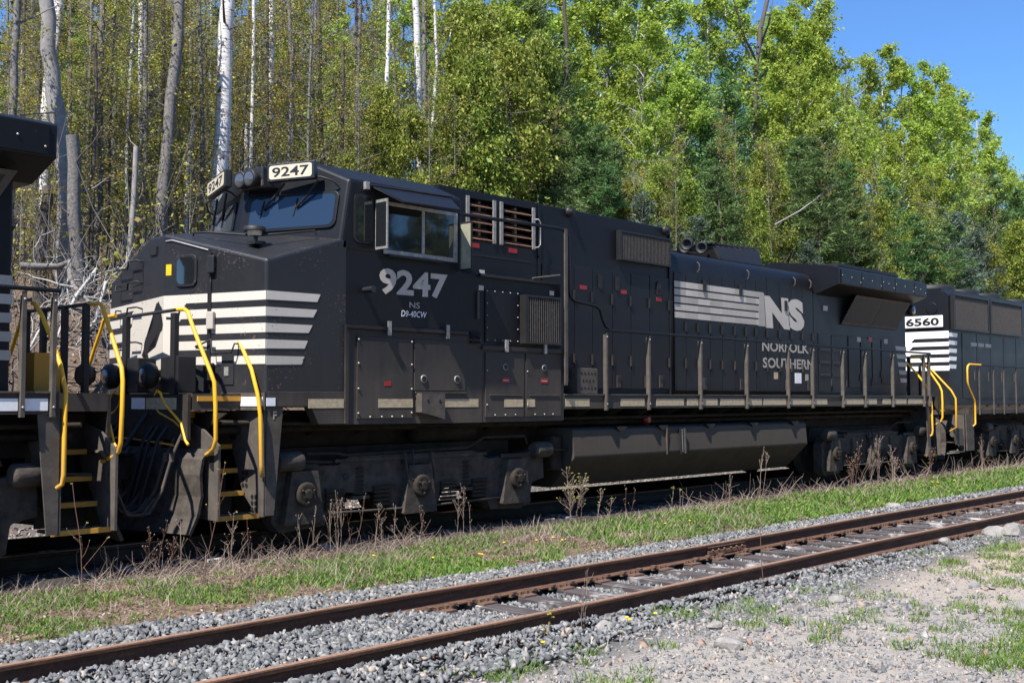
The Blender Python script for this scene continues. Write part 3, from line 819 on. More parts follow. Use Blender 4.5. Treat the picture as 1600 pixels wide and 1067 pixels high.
    def grille(parent, x0, x1, z0, z1, y, n, dep=.10, name='grille'):
        fr = MB().box(x0, x0 + .05, y - dep, y, z0, z1).box(x1 - .03, x1, y - dep, y, z0, z1).box(x0 + .05, x1 - .03, y - dep, y, z1 - .03, z1).box(x0 + .05, x1 - .03, y - dep, y, z0, z0 + .03)
        g = fr.ob(name, 'skirt', parent)
        box('grille_back', 'dark', g, x0 + .05, x1 - .03, y - .01, y - .002, z0 + .03, z1 - .03)
        sl = MB()
        w = (x1 - x0 - .08) / n
        sl.box(0, w * .34, -dep + .006, -.012, z0 + .031, z1 - .031)
        off = OFF.copy()
        me = sl.mesh('grille_fin', 'grille')
        for i in range(n):
            link('grille_fin', me, g, at=(x0 + .05 + w * (i + .3), y, 0))
        return g
    grille(root, 4.60, 5.43, 2.52, 3.26, -1.502, 15, .13)
    for xa, xb in ((3.80, 4.64), (4.68, 5.50)):
        d = box('box_door', 'skirt', root, xa, xb, -1.566, -1.551, 1.42, 2.37, .004)
        bolts(d, [(x, -1.567, z) for x, z in ((xa + .03, 2.1), (xa + .03, 1.6), (xa + .2, 1.45), (xa + .42, 1.45), (xb - .2, 1.45))], .013, .014)
        xm = (xa + xb) / 2
        MB().lathe((xm, -1.567, 2.16), (0, -1, 0), [(0, .05), (.01, .05), (.012, .04)], 14).ob('turn_latch', 'frame', d)
        MB().lathe((xm, -1.5795, 2.16), (0, -1, 0), [(0, .038), (.004, .038)], 12).ob('latch_hole', 'dark', d)
        n_ = box('warning_sticker', 'red', d, xm - .07, xm + .09, -1.5715, -1.567, 1.93, 2.0)
        box('sticker_line', 'greywhite', n_, xm - .05, xm + .07, -1.5725, -1.5716, 1.955, 1.967)
        box('hinge_strip', 'dustgrey', d, xa + .08, xb - .06, -1.58, -1.567, 1.735, 1.752)
        box('reflective_strip', 'reflect', d, xa + (.40 if xa < 4 else .02), xb - (.03 if xa < 4 else .62), -1.571, -1.567, 1.565, 1.68)
        box('box_hinge', 'frame', d, xm - .03, xm + .03, -1.61, -1.586, 2.38, 2.56)
    for x, z in ((3.74, 3.50), (3.72, 3.27), (5.30, 3.30)):
        box('small_plate', 'greywhite', root, x, x + .10, -1.507, -1.5005, z, z + .07)
    box('yellow_sticker', 'yellow', root, 5.50, 5.56, -1.506, -1.5005, 2.62, 2.92)
    box('door_bar', 'dustgrey', root, 3.68, 3.71, -1.53, -1.5005, 2.85, 3.25)
    # ---- filter hood with open louvres
    zt = 4.83
    box('filter_hood', 'black', root, 5.56, 9.22, -1.05, 1.05, 1.75, zt, .02)
    hb2 = MB().box(3.34, 3.93, -1.05, 1.05, 3.49, zt).box(3.93, 5.42, -1.05, 1.05, 3.49, 4.08).box(3.93, 5.42, -1.05, 1.05, 4.72, zt).box(5.42, 5.555, -1.05, 1.05, 3.49, zt).box(4.51, 4.67, -1.05, -.9, 4.081, 4.719).box(3.93, 5.42, -.7, 1.05, 4.081, 4.719).ob('blower_hood', 'black', root)
    for xa, xb in ((3.93, 4.51), (4.67, 5.42)):
        fr = MB().box(xa - .03, xa + .03, -1.075, -1.051, 4.07, 4.74).box(xb - .03, xb + .03, -1.075, -1.051, 4.07, 4.74).ob('louvre_frame', 'frame', root)
        for k in range(5):
            z = 4.11 + k * .125
            MB().prism([(-1.06, z), (-.93, z + .07), (-.90, z + .055), (-1.05, z - .014)], 'x', xa + .031, xb - .031).ob('louvre_slat', 'rust', fr)
        box('louvre_post', 'frame', fr, (xa + xb) / 2 + .08, (xa + xb) / 2 + .13, -.92, -.86, 4.085, 4.715)
    for x in (4.08, 4.93):
        box('warning_sticker', 'red', root, x - .08, x + .11, -1.056, -1.0505, 3.97, 4.04)
    sl = MB().box(4.05, 5.40, -1.054, -1.0502, 3.85, 3.875).ob('hood_slot', 'dark', root)
    MB().tube([(5.45, -1.06, 4.55), (5.45, -1.14, 4.55), (5.50, -1.14, 4.50), (5.50, -1.14, 4.15), (5.45, -1.14, 4.10), (5.45, -1.06, 4.10)], .012, 6).ob('grab_iron', 'frame', root)
    for x in (6.32, 9.08):
        MB().lathe((x, -1.05, 4.78), (0, -1, 0), [(0, .09), (.05, .09), (.055, .05), (.10, .05), (.10, .035)], 16).ob('lift_lug', 'skirt', root)
    grille(root, 7.60, 9.13, 4.10, 4.62, -1.0515, 34, .09, 'filter_grille')
    seams = [5.62, 6.44, 6.92, 7.47, 8.0, 8.56, 9.17]
    lat = bpy.data.meshes.new('x')
    def latch_mesh():
        mb = MB().box(-.05, .05, -.02, 0, -.11, .11)
        return mb.mesh('door_latch', 'skirt')
    save = OFF.copy()
    lm = latch_mesh()
    lh = MB().box(-.03, .03, -.024, -.0205, -.005, .07).mesh('latch_hole', 'dark')
    hm = MB().box(-.014, .014, -.03, 0, -.09, .09).mesh('door_hinge', 'skirt')
    def latch(parent, x, y, z):
        l = link('door_latch', lm, parent, at=(x, y, z))
        link('latch_hole', lh, l, at=(x, y, z))
    for i in range(6):
        xa, xb = seams[i] + .008, seams[i + 1] - .008
        d = box('hood_door', 'black', root, xa, xb, -1.066, -1.0515, 1.86 if i else 1.92, 3.90 if i else 3.86, .005)
        if i in (1, 2, 4):
            latch(d, {1: 7.12, 2: 7.76, 4: 8.82}[i] if i != 2 else 7.60, -1.066, 3.68)
            latch(d, {1: 6.80, 2: 7.62, 4: 8.44}[i], -1.066, 1.99)
        if i == 5:
            latch(d, 8.84, -1.066, 3.70); latch(d, 8.88, -1.066, 2.0)
            box('warning_sticker', 'red', d, 8.76, 8.93, -1.0705, -1.066, 3.46, 3.53)
        if i in (1, 3):
            xx = 6.67 if i == 1 else 7.78
            box('warning_sticker', 'red', d, xx - .09, xx + .09, -1.0705, -1.066, 3.52, 3.585)
        for z in (2.35, 3.4):
            link('door_hinge', hm, d, at=(xb - .02, -1.066, z))
    for x in (5.56, 9.19):
        box('corner_strip', 'black', root, x - .02, x + .02, -1.075, -1.0505, 1.76, zt - .02)
    # perforated step box on the walkway
    sb = box('step_box', 'dustgrey', root, 5.98, 6.5, -1.5, -1.12, 1.766, 2.18, .008)
    hh = MB()
    for r_ in range(3):
        for c in range(5 - r_ % 2):
            hh.lathe((6.09 + c * .085 + (r_ % 2) * .04, -1.501, 1.86 + r_ * .12), (0, -1, 0), [(0, .022), (.003, .022)], 8)
    hh.ob('step_hole_row', 'dark', sb)
    # ---- engine hood with rounded roof edge
    prof = [(-1.0, 1.75), (-1.0, 4.22), (-.97, 4.33), (-.90, 4.41), (-.80, 4.46), (-.60, 4.50), (0, 4.54), (.60, 4.50), (.80, 4.46), (.97, 4.33), (1.0, 4.22), (1.0, 1.75)]
    MB().prism(prof, 'x', 9.23, 14.76, True).ob('engine_hood', 'black', root)
    es = [9.40, 9.79, 10.2, 10.62, 11.05, 11.51, 11.94, 12.32, 12.77, 13.28, 13.78, 14.26, 14.74]
    for i in range(12):
        xa, xb = es[i] + .008, es[i + 1] - .008
        ztop = 4.05 + .14 * min(1, max(0, (xa - 9.4) / 5)) if i < 8 else 4.20
        d = box('hood_door', 'black', root, xa, xb, -1.014, -1.0005, 1.84, ztop, .005)
        for z in (2.35, 3.04):
            link('door_hinge', hm, d, at=(xb - .02, -1.014, z))
        if i in (2, 5, 9, 11):
            latch(d, (xa + xb) / 2, -1.014, 1.98)
            if i != 11: latch(d, (xa + xb) / 2, -1.018, 3.85 if i < 9 else 3.66)
    # white banner stripes, NS, road name
    for k in range(5):
        z1 = 3.88 - k * .143
        z0 = z1 - .112
        xe = 12.52 - k * .03
        for xa, xb in zip([9.40] + es[1:8], es[1:8] + [12.62]):
            MB().prism([(xa + .004, z1), (xb - .004, z1), (xb - .004, z0), (xa + .004, z0)], 'y', -1.0185, -1.0145).ob('banner_stripe', 'greywhite', root)
    MB().prism([(12.40, 3.18), (12.46, 3.88), (12.64, 3.86), (12.72, 3.18)], 'y', -1.0205, -1.0188).ob('banner_end', 'greywhite', root)
    lettering('NS', 'railway_logo', 'greywhite', root, (12.70, -1.0165, 3.15), (1, 0, 0), (0, 0, 1), 1.66, .68, bold=.07, shear=-.10)
    lettering('NORFOLK', 'railway_name', 'greywhite', root, (12.54, -1.0165, 2.67), (1, 0, 0), (0, 0, 1), 1.98, .215, bold=.025)
    lettering('SOUTHERN', 'railway_name', 'greywhite', root, (12.56, -1.0165, 2.325), (1, 0, 0), (0, 0, 1), 2.17, .215, bold=.025)
    for x, z, w, mm in ((13.02, 2.10, .16, 'reflect'), (13.9, 2.02, .28, 'whitetape'), (14.35, 2.08, .14, 'greywhite')):
        box('notice_plate', mm, root, x, x + w, -1.019, -1.0145, z, z + (.14 if w < .2 else .22))
    for x in (10.2, 12.0, 13.9, 14.6):
        MB().tube([(x, -1.0, 4.30), (x, -1.05, 4.25), (x, -1.05, 4.15), (x, -1.0, 4.1)], .012, 6).ob('lift_eye', 'dustgrey', root)
    # roof: horns, exhaust stack
    hr = MB().box(10.7, 11.9, -.06, .06, 4.52, 4.66).ob('horn_manifold', 'dark', root)
    for x, d, y in ((10.95, -1, -.38), (11.30, -1, -.1), (11.6, -1, -.30), (11.75, 1, .1)):
        MB().lathe((x, y, 4.74), (d, -.25, 0), [(-.02, .04), (.12, .05), (.24, .085), (.30, .13), (.305, .10), (.22, .05)], 16).ob('horn_bell', 'dark', hr)
    st = MB().add([(11.75, -.55, 4.50), (13.5, -.55, 4.50), (13.5, .55, 4.50), (11.75, .55, 4.50), (11.65, -.45, 4.84), (13.45, -.45, 4.90), (13.45, .45, 4.90), (11.65, .45, 4.84)],
                  [(0, 3, 2, 1), (4, 5, 6, 7), (0, 1, 5, 4), (1, 2, 6, 5), (2, 3, 7, 6), (3, 0, 4, 7)]).ob('exhaust_housing', 'skirt', root, .06, 3)
    fl = MB()
    for k in range(9):
        fl.box(11.64 + .22 * k, 11.68 + .22 * k, -.47, .47, 4.84 + .008 * k, 4.885 + .008 * k)
    fl.box(11.6, 13.48, -.43, .43, 4.86, 4.875)
    fl.ob('exhaust_flange', 'dark', root)
    # ---- walkway from the box to the rear platform
    walkway(root, 5.585, 19.7, [6.63, 7.82, 9.42, 11.02, 12.62, 13.64, 15.0, 16.09, 17.53, 19.30, 19.62])
    strips = [(5.62, 6.22), (7.05, 7.72), (8.06, 8.9), (9.0, 9.36), (9.46, 10.0), (10.1, 10.95), (11.08, 11.6), (11.66, 12.55), (12.66, 13.6), (13.68, 14.3), (15.05, 16.03), (16.15, 16.7), (17.0, 17.45), (17.58, 18.3), (18.4, 19.25)]
    for xa, xb in strips:
        box('reflective_strip', 'reflect', root, xa, xb, -1.5545, -1.5505, 1.565, 1.69)
    # tall post and the rail that climbs to the cab
    h = MB().box(5.54, 5.60, -1.62, -1.595, 1.9, 4.36).box(5.61, 5.64, -1.60, -1.58, 1.95, 4.3)
    h.ob('handrail_post', 'dustgrey', root)
    MB().tube([(3.30, -1.58, 4.32), (5.40, -1.585, 4.355), (5.58, -1.585, 4.34), (5.66, -1.585, 4.24), (5.69, -1.585, 3.40), (5.71, -1.585, 3.30), (5.80, -1.585, 3.24), (6.36, -1.585, 3.19), (6.46, -1.585, 3.14), (6.52, -1.585, 3.0), (6.60, -1.585, 2.88), (6.72, -1.585, 2.82)], .026, 10).ob('handrail', 'black', root)
    # ---- tank and underbody
    tp = [(-1.30, 1.22), (-1.46, 1.19), (-1.50, .75), (-1.0, .255), (1.0, .255), (1.50, .75), (1.46, 1.19), (1.30, 1.22)]
    tk = MB().prism(tp, 'x', 5.9, 13.5).ob('fuel_tank', 'tank', root, .03, 3)
    MB().slab([(8.82, -1.503, 1.16), (8.93, -1.503, 1.16), (8.93, -1.521, .72), (8.82, -1.521, .72)], (0, -1, 0), .02).ob('sight_gauge', 'dark', tk)
    sgb = MB()
    for k in range(11):
        sgb.lathe((8.875, -1.525 - .0016 * (10 - k), .76 + k * .037), (0, -1, 0), [(0, .012), (.008, .012)], 6)
    sgb.ob('gauge_dot_row', 'bolt', tk)
    MB().slab([(8.94, -1.505, 1.16), (8.98, -1.505, 1.16), (8.98, -1.523, .72), (8.94, -1.523, .72)], (0, -1, 0), .03).ob('gauge_guard', 'dustgrey', tk)
    box('weld_seam', 'tank', tk, 8.44, 8.46, -1.512, -1.48, .72, 1.18)
    for x in (7.15, 8.35, 9.85, 11.4, 13.0):
        MB().prism([(x - .16, 1.225), (x + .16, 1.225), (x + .05, 1.15), (x - .05, 1.15)], 'y', -1.5, -1.44).ob('tank_notch', 'dark', tk)
    MB().lathe((8.3, -1.15, 1.32), (0, -1, 0), [(0, .09), (.06, .09), (.08, .05)], 14).ob('filler_cap', 'red_light', root)
    under_body(root, -.7, 20.4)
    box('air_reservoir', 'under', root, 5.6, 5.85, -1.3, -1.0, .55, 1.1, .05)
    MB().lathe((2.9, -.95, 1.2), 'x', [(0, .05), (.04, .13), (1.2, .13), (1.24, .05)], 14).ob('air_reservoir', 'under', root)
    truck(root, 2.67, (.70, 2.67, 4.64))
    # ---- front platform
    box('front_platform', 'skirt', root, -.78, .3, -1.2, 1.2, 1.55, 1.75)
    box('platform_edge_strip', 'yellowdirty', root, -.72, -.1, -1.215, -1.2015, 1.66, 1.72)
    box('small_sticker', 'yellowdirty', root, -.66, -.36, -.80, -.79, 1.46, 1.54)
    for y in (.36, -.80):
        p = MB().box(-.82, -.76, y - .05, y + .05, 1.75, 2.72).ob('end_post', 'dark', root)
    MB().tube([(-.79, .40, 2.68), (-.79, .33, 2.73), (-.79, -.80, 2.755)], .022, 8).ob('end_rail', 'nose', root)
    for sy in (-1, 1):
        cy = -.38 if sy < 0 else .55
        b_ = box('ditch_light_box', 'dark', root, -.80, -.55, cy - .52, cy - .12, 1.76, 2.20, .01)
        lt = MB().lathe((-.80, cy, 1.97), (-1, 0, 0), [(0, .08), (.03, .15), (.10, .165), (.16, .14), (.18, .10)], 20).ob('ditch_light', 'dark', root)
        MB().lathe((-.955, cy, 1.97), (-1, 0, 0), [(0, .125), (.03, .08), (.04, 0)], 18).ob('lens', 'lens', lt)
    stepwell(root, 0.0, -1)
    handrail_end(root, 0.0, -1)
    end_gear(root, -.84, -1)
    rear_part(root)
    return root

def build_leading():
    global OFF
    OFF = Vector((-22.26, 0, 0))
    root = empty('diesel_locomotive', (-8, 0, 0), 'black locomotive cut off by the photo edge, only its rear steps and roof overhang showing', 'locomotive', 'black diesel locomotives coupled in one train')
    rear_part(root, cut=True)
    walkway(root, 12.0, 19.7, [15.0, 16.09, 17.53, 19.30, 19.62])
    for xa, xb in ((17.58, 18.3), (18.4, 19.27), (19.34, 19.58)):
        box('reflective_strip', 'whitetape', root, xa, xb, -1.5545, -1.5505, 1.565, 1.69)
    box('engine_hood', 'black', root, 11, 14.75, -1.0, 1.0, 1.75, 4.5)
    under_body(root, 11, 20.4)
    OFF = Vector((0, 0, 0))
    return root

def build_trailing():
    """the next engine: a long hood end facing the camera side, set on its own axes from x0"""
    root = empty('diesel_locomotive', (30, 0, 0), 'black locomotive with number board 6560 coupled behind the tail of the whole engine', 'locomotive', 'black diesel locomotives coupled in one train')
    x0 = 22.35
    hood = [(-1.0, 1.5), (-1.0, 4.48), (-.92, 4.58), (-.75, 4.64), (.75, 4.64), (.92, 4.58), (1.0, 4.48), (1.0, 1.5)]
    hd = MB().prism(hood, 'x', x0, 42).ob('long_hood', 'black', root, .03, 3)
    # number board on the hood end
    bd = MB().box(x0 - .05, x0 - .001, -.86, .25, 3.62, 3.95).ob('number_board', 'white', root, .03)
    lettering('6560', 'number_lettering', 'ink', bd, (x0 - .052, -.0 + .16, 3.68), (0, -1, 0), (0, 0, 1), .92, .21, bold=.03)
    # white end field with stripes, horse
    MB().box(x0 - .006, x0 - .001, -.998, .998, 2.45, 3.52).ob('white_field', 'white', root)
    for k in range(4):
        z = 3.28 - k * .215
        MB().slab([(x0 - .0065, .05 + .05 * k, z - .05), (x0 - .0065, -1.0, z - .05), (x0 - .0065, -1.0, z + .05), (x0 - .0065, -.05 + .05 * k, z + .05)], (-1, 0, 0), .004).ob('black_stripe', 'ink', root)
    for k in range(5):
        z = 3.42 - k * .215
        MB().prism([(x0 - .004, z + .055), (x0 + .60 - .03 * k, z + .055), (x0 + .56 - .03 * k, z - .055), (x0 - .004, z - .055)], 'y', -1.006, -1.0005).ob('side_stripe', 'white', root)
    MB().slab([(x0 - .007, y, z) for y, z in ((.62, 3.30), (.50, 3.34), (.42, 3.24), (.30, 3.20), (.34, 3.12), (.46, 3.12), (.44, 2.96), (.30, 2.90), (.26, 2.80), (.44, 2.84), (.60, 2.90), (.78, 2.80), (.86, 2.55), (.94, 2.60), (.90, 2.90), (.76, 3.10))], (-1, 0, 0), .003).ob('horse_emblem', 'ink', root)
    for z in (4.15,):
        rg = MB()
        rg.lathe((x0 - .008, -.55, z), (-1, 0, 0), [(0, .16), (.01, .16), (.016, .15)], 24)
        rg.ob('sand_hatch', 'black' if z > 4 else 'white', root)
    # side radiator grilles
    for xa, xb in ((x0 + .14, x0 + 2.72), (x0 + 2.86, x0 + 5.5)):
        fr = MB().box(xa, xb, -1.10, -1.001, 4.50, 4.56).box(xa, xb, -1.10, -1.001, 3.56, 3.62).box(xa, xa + .06, -1.101, -1.002, 3.621, 4.499).box(xb - .05, xb, -1.101, -1.002, 3.621, 4.499).ob('radiator_grille', 'skirt', root)
        box('grille_back', 'dark', fr, xa + .06, xb - .05, -1.02, -1.003, 3.621, 4.499)
        n = 34
        w = (xb - xa - .11) / n
        me = MB().box(0, w * .35, -1.085, -1.021, 3.622, 4.498).mesh('grille_fin', 'grille')
        for i in range(n):
            link('grille_fin', me, fr, at=(xa + .06 + w * (i + .3), 0, 0))
    box('roof_fan_deck', 'black', root, x0 + .3, 42, -.7, .7, 4.641, 4.72)
    for x in (x0 + 1.2, x0 + 3.0, x0 + 4.8, x0 + 7.5):
        MB().lathe((x, 0, 4.72), 'z', [(0, .68), (.12, .68), (.16, .6), (.16, .2)], 22).ob('roof_fan', 'dark', root)
    for i in range(7):
        xa = x0 + .9 + i * 1.05
        d = box('hood_door', 'black', root, xa, xa + 1.02, -1.013, -1.0008, 1.7, 3.5, .006)
        box('door_latch', 'dustgrey', d, xa + .8, xa + .88, -1.03, -1.0135, 2.2, 2.45)
    for k in range(3):
        box('louvre_vent', 'greywhite', root, x0 + 1.5 + k * .55, x0 + 1.95 + k * .55, -1.0175, -1.0135, 3.16, 3.26)
    for k in range(5):
        MB().prism([(x0 + 6.2, 4.3 - k * .19), (x0 + 9, 4.3 - k * .19), (x0 + 9, 4.18 - k * .19), (x0 + 6.2, 4.18 - k * .19)], 'y', -1.0065, -1.0008).ob('banner_stripe', 'white', root)
    # sill, platform, railing
    for sy in (-1, 1):
        y0, y1 = sorted((sy * 1.55, sy * 1.0))
        box('side_sill', 'skirt', root, 22.2, 42, y0, y1, 1.28, 1.40)
    box('front_platform', 'skirt', root, 21.0, 22.6, -1.2, 1.2, 1.28, 1.40)
    box('platform_edge_strip', 'yellowdirty', root, 21.2, 22.2, -1.215, -1.2015, 1.36, 1.40)
    posts = [22.9, 23.95, 24.74, 25.71, 26.8, 28, 29.5, 31, 33, 35]
    for x in posts:
        h = MB().box(x - .03, x + .03, -1.60, -1.575, 1.26, 2.56)
        h.ob('handrail_post', 'dustgrey', root)
    MB().tube([(22.85, -1.59, 2.60), (36, -1.59, 2.60)], .024, 8).ob('handrail', 'black', root)
    MB().tube([(23.0, -1.59, 2.60), (22.2, -1.59, 2.60), (22.08, -1.59, 2.55), (22.05, -1.59, 2.45), (22.05, -1.59, 2.15), (22.12, -1.59, 2.0), (22.5, -1.59, 1.66), (22.55, -1.59, 1.5), (22.55, -1.59, 1.02), (22.45, -1.55, .95)], .025, 8).ob('step_handrail', 'yellow', root)
    for s in (1, -1):
        MB().tube([(21.3, -.7 * s, 2.58), (21.3, -.85 * s, 2.55), (21.3, -1.45 * s, 1.9), (21.3, -1.56 * s, 1.7), (21.3, -1.57 * s, .95), (21.3, -1.4 * s, .85)], .025, 8).ob('step_handrail', 'yellow', root)
    for y in (-.7, .7):
        box('end_post', 'dark', root, 21.1, 21.16, y - .03, y + .03, 1.4, 2.56)
    MB().tube([(21.13, -.7, 2.56), (21.13, .7, 2.56)], .022, 8).ob('end_rail', 'dark', root)
    # step well
    MB().prism([(22.0, 1.28), (22.55, 1.28), (22.55, .32), (22.05, .32)], 'y', -1.55, -1.52).ob('step_face_plate', 'dustgrey', root)
    MB().prism([(-1.5, 1.27), (-.7, 1.27), (-1.45, .3), (-1.5, .3)], 'x', 22.0, 22.03).ob('step_side_plate', 'dustgrey', root)
    for z, y in ((1.05, -.85), (.8, -1.05), (.55, -1.25), (.32, -1.5)):
        box('step_tread', 'dustgrey', root, 21.35, 22.0, y, y + .3, z - .03, z)
    MB().prism([(21.3, .95), (21.9, .9), (21.95, .45), (21.45, .5)], 'y', -1.5, -1.47).ob('pilot_plate', 'dustgrey', root)
    end_gear(root, 21.05, -1)
    under_body(root, 21.2, 41)
    truck(root, 26.0, (24.2, 26.0, 27.8))
    tk = MB().prism([(-1.40, 1.2), (-1.45, .8), (-1.1, .3), (1.1, .3), (1.45, .8), (1.4, 1.2)], 'x', 29.5, 36).ob('fuel_tank', 'tank', root, .03)
    return root

main_engine = build_main()
lead_engine = build_leading()
trail_engine = build_trailing()
# ------------------------------------------------------------------ the ground
rng = np.random.default_rng(7)
PY = np.array([-400, -60, -10, -8.0, -7.2, -6.6, -6.3, -4.8, -4.5, -3.9, -3.4, -3.0, -2.2, -1.75, -1.45, -1.2, 1.3, 2.2, 3.2, 3.7, 5.0, 6.4, 7.6, 10, 20, 45, 110, 400])
PZ = np.array([-1.0, -.55, -.42, -.38, -.36, -.37, -.455, -.455, -.37, -.36, -.40, -.36, -.31, -.27, -.27, -.20, -.20, -.24, -.30, -.20, 0.75, 2.55, 3.7, 4.3, 6.2, 11.0, 24.0, 40.0])

def vnoise(x, y, s, seed=0):
    """cheap smooth value noise"""
    x, y = np.asarray(x, float) / s, np.asarray(y, float) / s
    xi, yi = np.floor(x).astype(np.int64), np.floor(y).astype(np.int64)
    fx_, fy_ = x - xi, y - yi
    fx_, fy_ = fx_ * fx_ * (3 - 2 * fx_), fy_ * fy_ * (3 - 2 * fy_)
    def h(a, b):
        n = (a * 374761393 + b * 668265263 + seed * 1442695041) & 0x7fffffff
        n = ((n ^ (n >> 13)) * 1274126177) & 0x7fffffff
        return ((n ^ (n >> 16)) & 0xffff) / 65535.0
    return (h(xi, yi) * (1 - fx_) + h(xi + 1, yi) * fx_) * (1 - fy_) + (h(xi, yi + 1) * (1 - fx_) + h(xi + 1, yi + 1) * fx_) * fy_

def hgt(x, y):
    x, y = np.asarray(x, float), np.asarray(y, float)
    z = np.interp(y, PY, PZ)
    bank = np.clip((y - 3.4) / 3, 0, 1)
    z = z + bank * (1.1 * (vnoise(x, y, 3.1, 1) - .5) + .5 * (vnoise(x, y, 1.1, 2) - .5)) + np.clip((y - 20) / 30, 0, 1) * 6 * (vnoise(x, y, 27, 3) - .5)
    strip = ((y > -3.4) & (y < -1.5)) | (y < -7.0)
    z = z + np.where(strip, .07 * (vnoise(x, y, .9, 4) - .5) + .03 * (vnoise(x, y, .23, 5) - .5), 0.0)
    return z

def grid_mesh(name, xs, ys, mat):
    X, Y = np.meshgrid(xs, ys)
    Z = hgt(X, Y)
    v = np.stack([X, Y, Z], -1).reshape(-1, 3)
    nx, ny = len(xs), len(ys)
    i = np.arange(nx * ny).reshape(ny, nx)
    f = np.stack([i[:-1, :-1], i[:-1, 1:], i[1:, 1:], i[1:, :-1]], -1).reshape(-1, 4)
    return np_mesh(name, v, f, mat, True)

def np_mesh(name, v, f, mat, smooth=False):
    me = bpy.data.meshes.new(name)
    k = f.shape[1]
    me.vertices.add(len(v))
    me.vertices.foreach_set('co', np.ascontiguousarray(v, dtype=np.float32).ravel())
    me.loops.add(f.size)
    me.loops.foreach_set('vertex_index', np.ascontiguousarray(f, dtype=np.int32).ravel())
    me.polygons.add(len(f))
    me.polygons.foreach_set('loop_start', np.arange(0, f.size, k, dtype=np.int32))
    me.polygons.foreach_set('loop_total', np.full(len(f), k, dtype=np.int32))
    if smooth:
        me.polygons.foreach_set('use_smooth', np.ones(len(f), dtype=bool))
    me.update(calc_edges=True)
    me.materials.append(M[mat] if isinstance(mat, str) else mat)
    return me

def ground_mat():
    m, nt, b = new_mat('ground')
    p = posn(nt)
    sep = nt.nodes.new('ShaderNodeSeparateXYZ'); nt.links.new(p, sep.inputs[0])
    y = sep.outputs[1]
    n1 = noise(nt, p, .9, 6, .65); n2 = noise(nt, p, 9, 5, .7); n3 = noise(nt, p, 45, 3, .7)
    dirt = mixc(nt, n1, (.26, .22, .185), (.36, .33, .30))
    dirt = mixc(nt, ramp(nt, n2, [(.45, (0, 0, 0)), (.65, (1, 1, 1))]).outputs[0], dirt, (.22, .215, .21))
    straw = mixc(nt, ramp(nt, n2, [(.4, (0, 0, 0)), (.62, (1, 1, 1))]).outputs[0], (.10, .066, .045), (.215, .155, .115))
    stone = mixc(nt, n3, (.045, .045, .046), (.16, .158, .155))
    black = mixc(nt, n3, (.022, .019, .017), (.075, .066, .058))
    litter = mixc(nt, n2, (.075, .05, .034), (.22, .165, .125))
    def band(a, bb):
        mr = nt.nodes.new('ShaderNodeMapRange'); mr.inputs[1].default_value = a; mr.inputs[2].default_value = bb
        nt.links.new(mth(nt, 'ADD', y, mth(nt, 'MULTIPLY_ADD', n1, .5, -.25)), mr.inputs[0])
        return mr.outputs[0]
    tan = mixc(nt, n2, (.36, .27, .20), (.45, .365, .29))
    xr = nt.nodes.new('ShaderNodeMapRange'); xr.inputs[1].default_value = 3.5; xr.inputs[2].default_value = 7.5; nt.links.new(mth(nt, 'ADD', sep.outputs[0], mth(nt, 'MULTIPLY_ADD', n1, 4, -2)), xr.inputs[0])
    dirt = mixc(nt, xr.outputs[0], dirt, tan)
    c = mixc(nt, band(-7.6, -7.1), dirt, stone)
    c = mixc(nt, band(-3.55, -3.35), c, straw)
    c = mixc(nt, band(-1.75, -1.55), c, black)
    c = mixc(nt, band(1.5, 2.2), c, stone)
    c = mixc(nt, band(3.4, 4.0), c, litter)
    nt.links.new(c, b.inputs['Base Color'])
    b.inputs['Roughness'].default_value = .95
    b.inputs['Specular IOR Level'].default_value = .15
    bp = nd(nt, 'ShaderNodeBump', Strength=.7, Distance=.03)
    nt.links.new(mth(nt, 'ADD', n2, n3), bp.inputs['Height'])
    nt.links.new(bp.outputs[0], b.inputs['Normal'])
    return m
M['ground'] = ground_mat()
xs = np.concatenate([np.arange(-60, -8, 4.), np.arange(-8, 14, .16), np.arange(14, 45, .5), np.arange(45, 130, 3.), np.arange(130, 700, 30.)])
ys = np.concatenate([[-400, -150, -60, -30, -18], np.arange(-13, -3.5, .22), np.arange(-3.5, -1.1, .1), [-1.1, 0, 1.3], np.arange(1.5, 12, .35), np.arange(12, 60, 2.), np.arange(60, 400, 20.)])
tag(link('ground', grid_mesh('ground', xs, ys, 'ground')), 'dirt, cinders and leaf litter under the tracks and up the wooded bank', None, kind='structure')

# ------------------------------------------------------------------ stones
def island_mat(name, stops, rough=.9, scale=30, spec=.2, val=.25):
    m, nt, b = new_mat(name)
    g = nt.nodes.new('ShaderNodeNewGeometry')
    r = ramp(nt, g.outputs['Random Per Island'], stops)
    r.color_ramp.interpolation = 'LINEAR'
    n = noise(nt, g.outputs['Position'], scale, 4, .65)
    c = mixc(nt, mth(nt, 'MULTIPLY', n, val * 2), r.outputs[0], (.02, .02, .02))
    nt.links.new(c, b.inputs['Base Color'])
    b.inputs['Roughness'].default_value = rough
    b.inputs['Specular IOR Level'].default_value = spec
    return m
M['stone'] = island_mat('crushed_stone', [(0, (.085, .088, .094)), (.25, (.15, .155, .162)), (.6, (.21, .215, .22)), (.88, (.29, .29, .29)), (.955, (.40, .385, .37)), (1, (.42, .33, .25))], scale=40)
M['stone_mixed'] = island_mat('mixed_stone', [(0, (.12, .122, .128)), (.3, (.21, .21, .215)), (.6, (.29, .285, .285)), (.8, (.37, .33, .29)), (.93, (.46, .43, .40)), (1, (.33, .22, .16))], scale=40)
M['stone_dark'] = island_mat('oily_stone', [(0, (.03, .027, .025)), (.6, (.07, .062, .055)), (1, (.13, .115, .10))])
M['stone_warm'] = island_mat('brownish_stone', [(0, (.14, .12, .11)), (.6, (.26, .22, .20)), (1, (.40, .34, .31))])
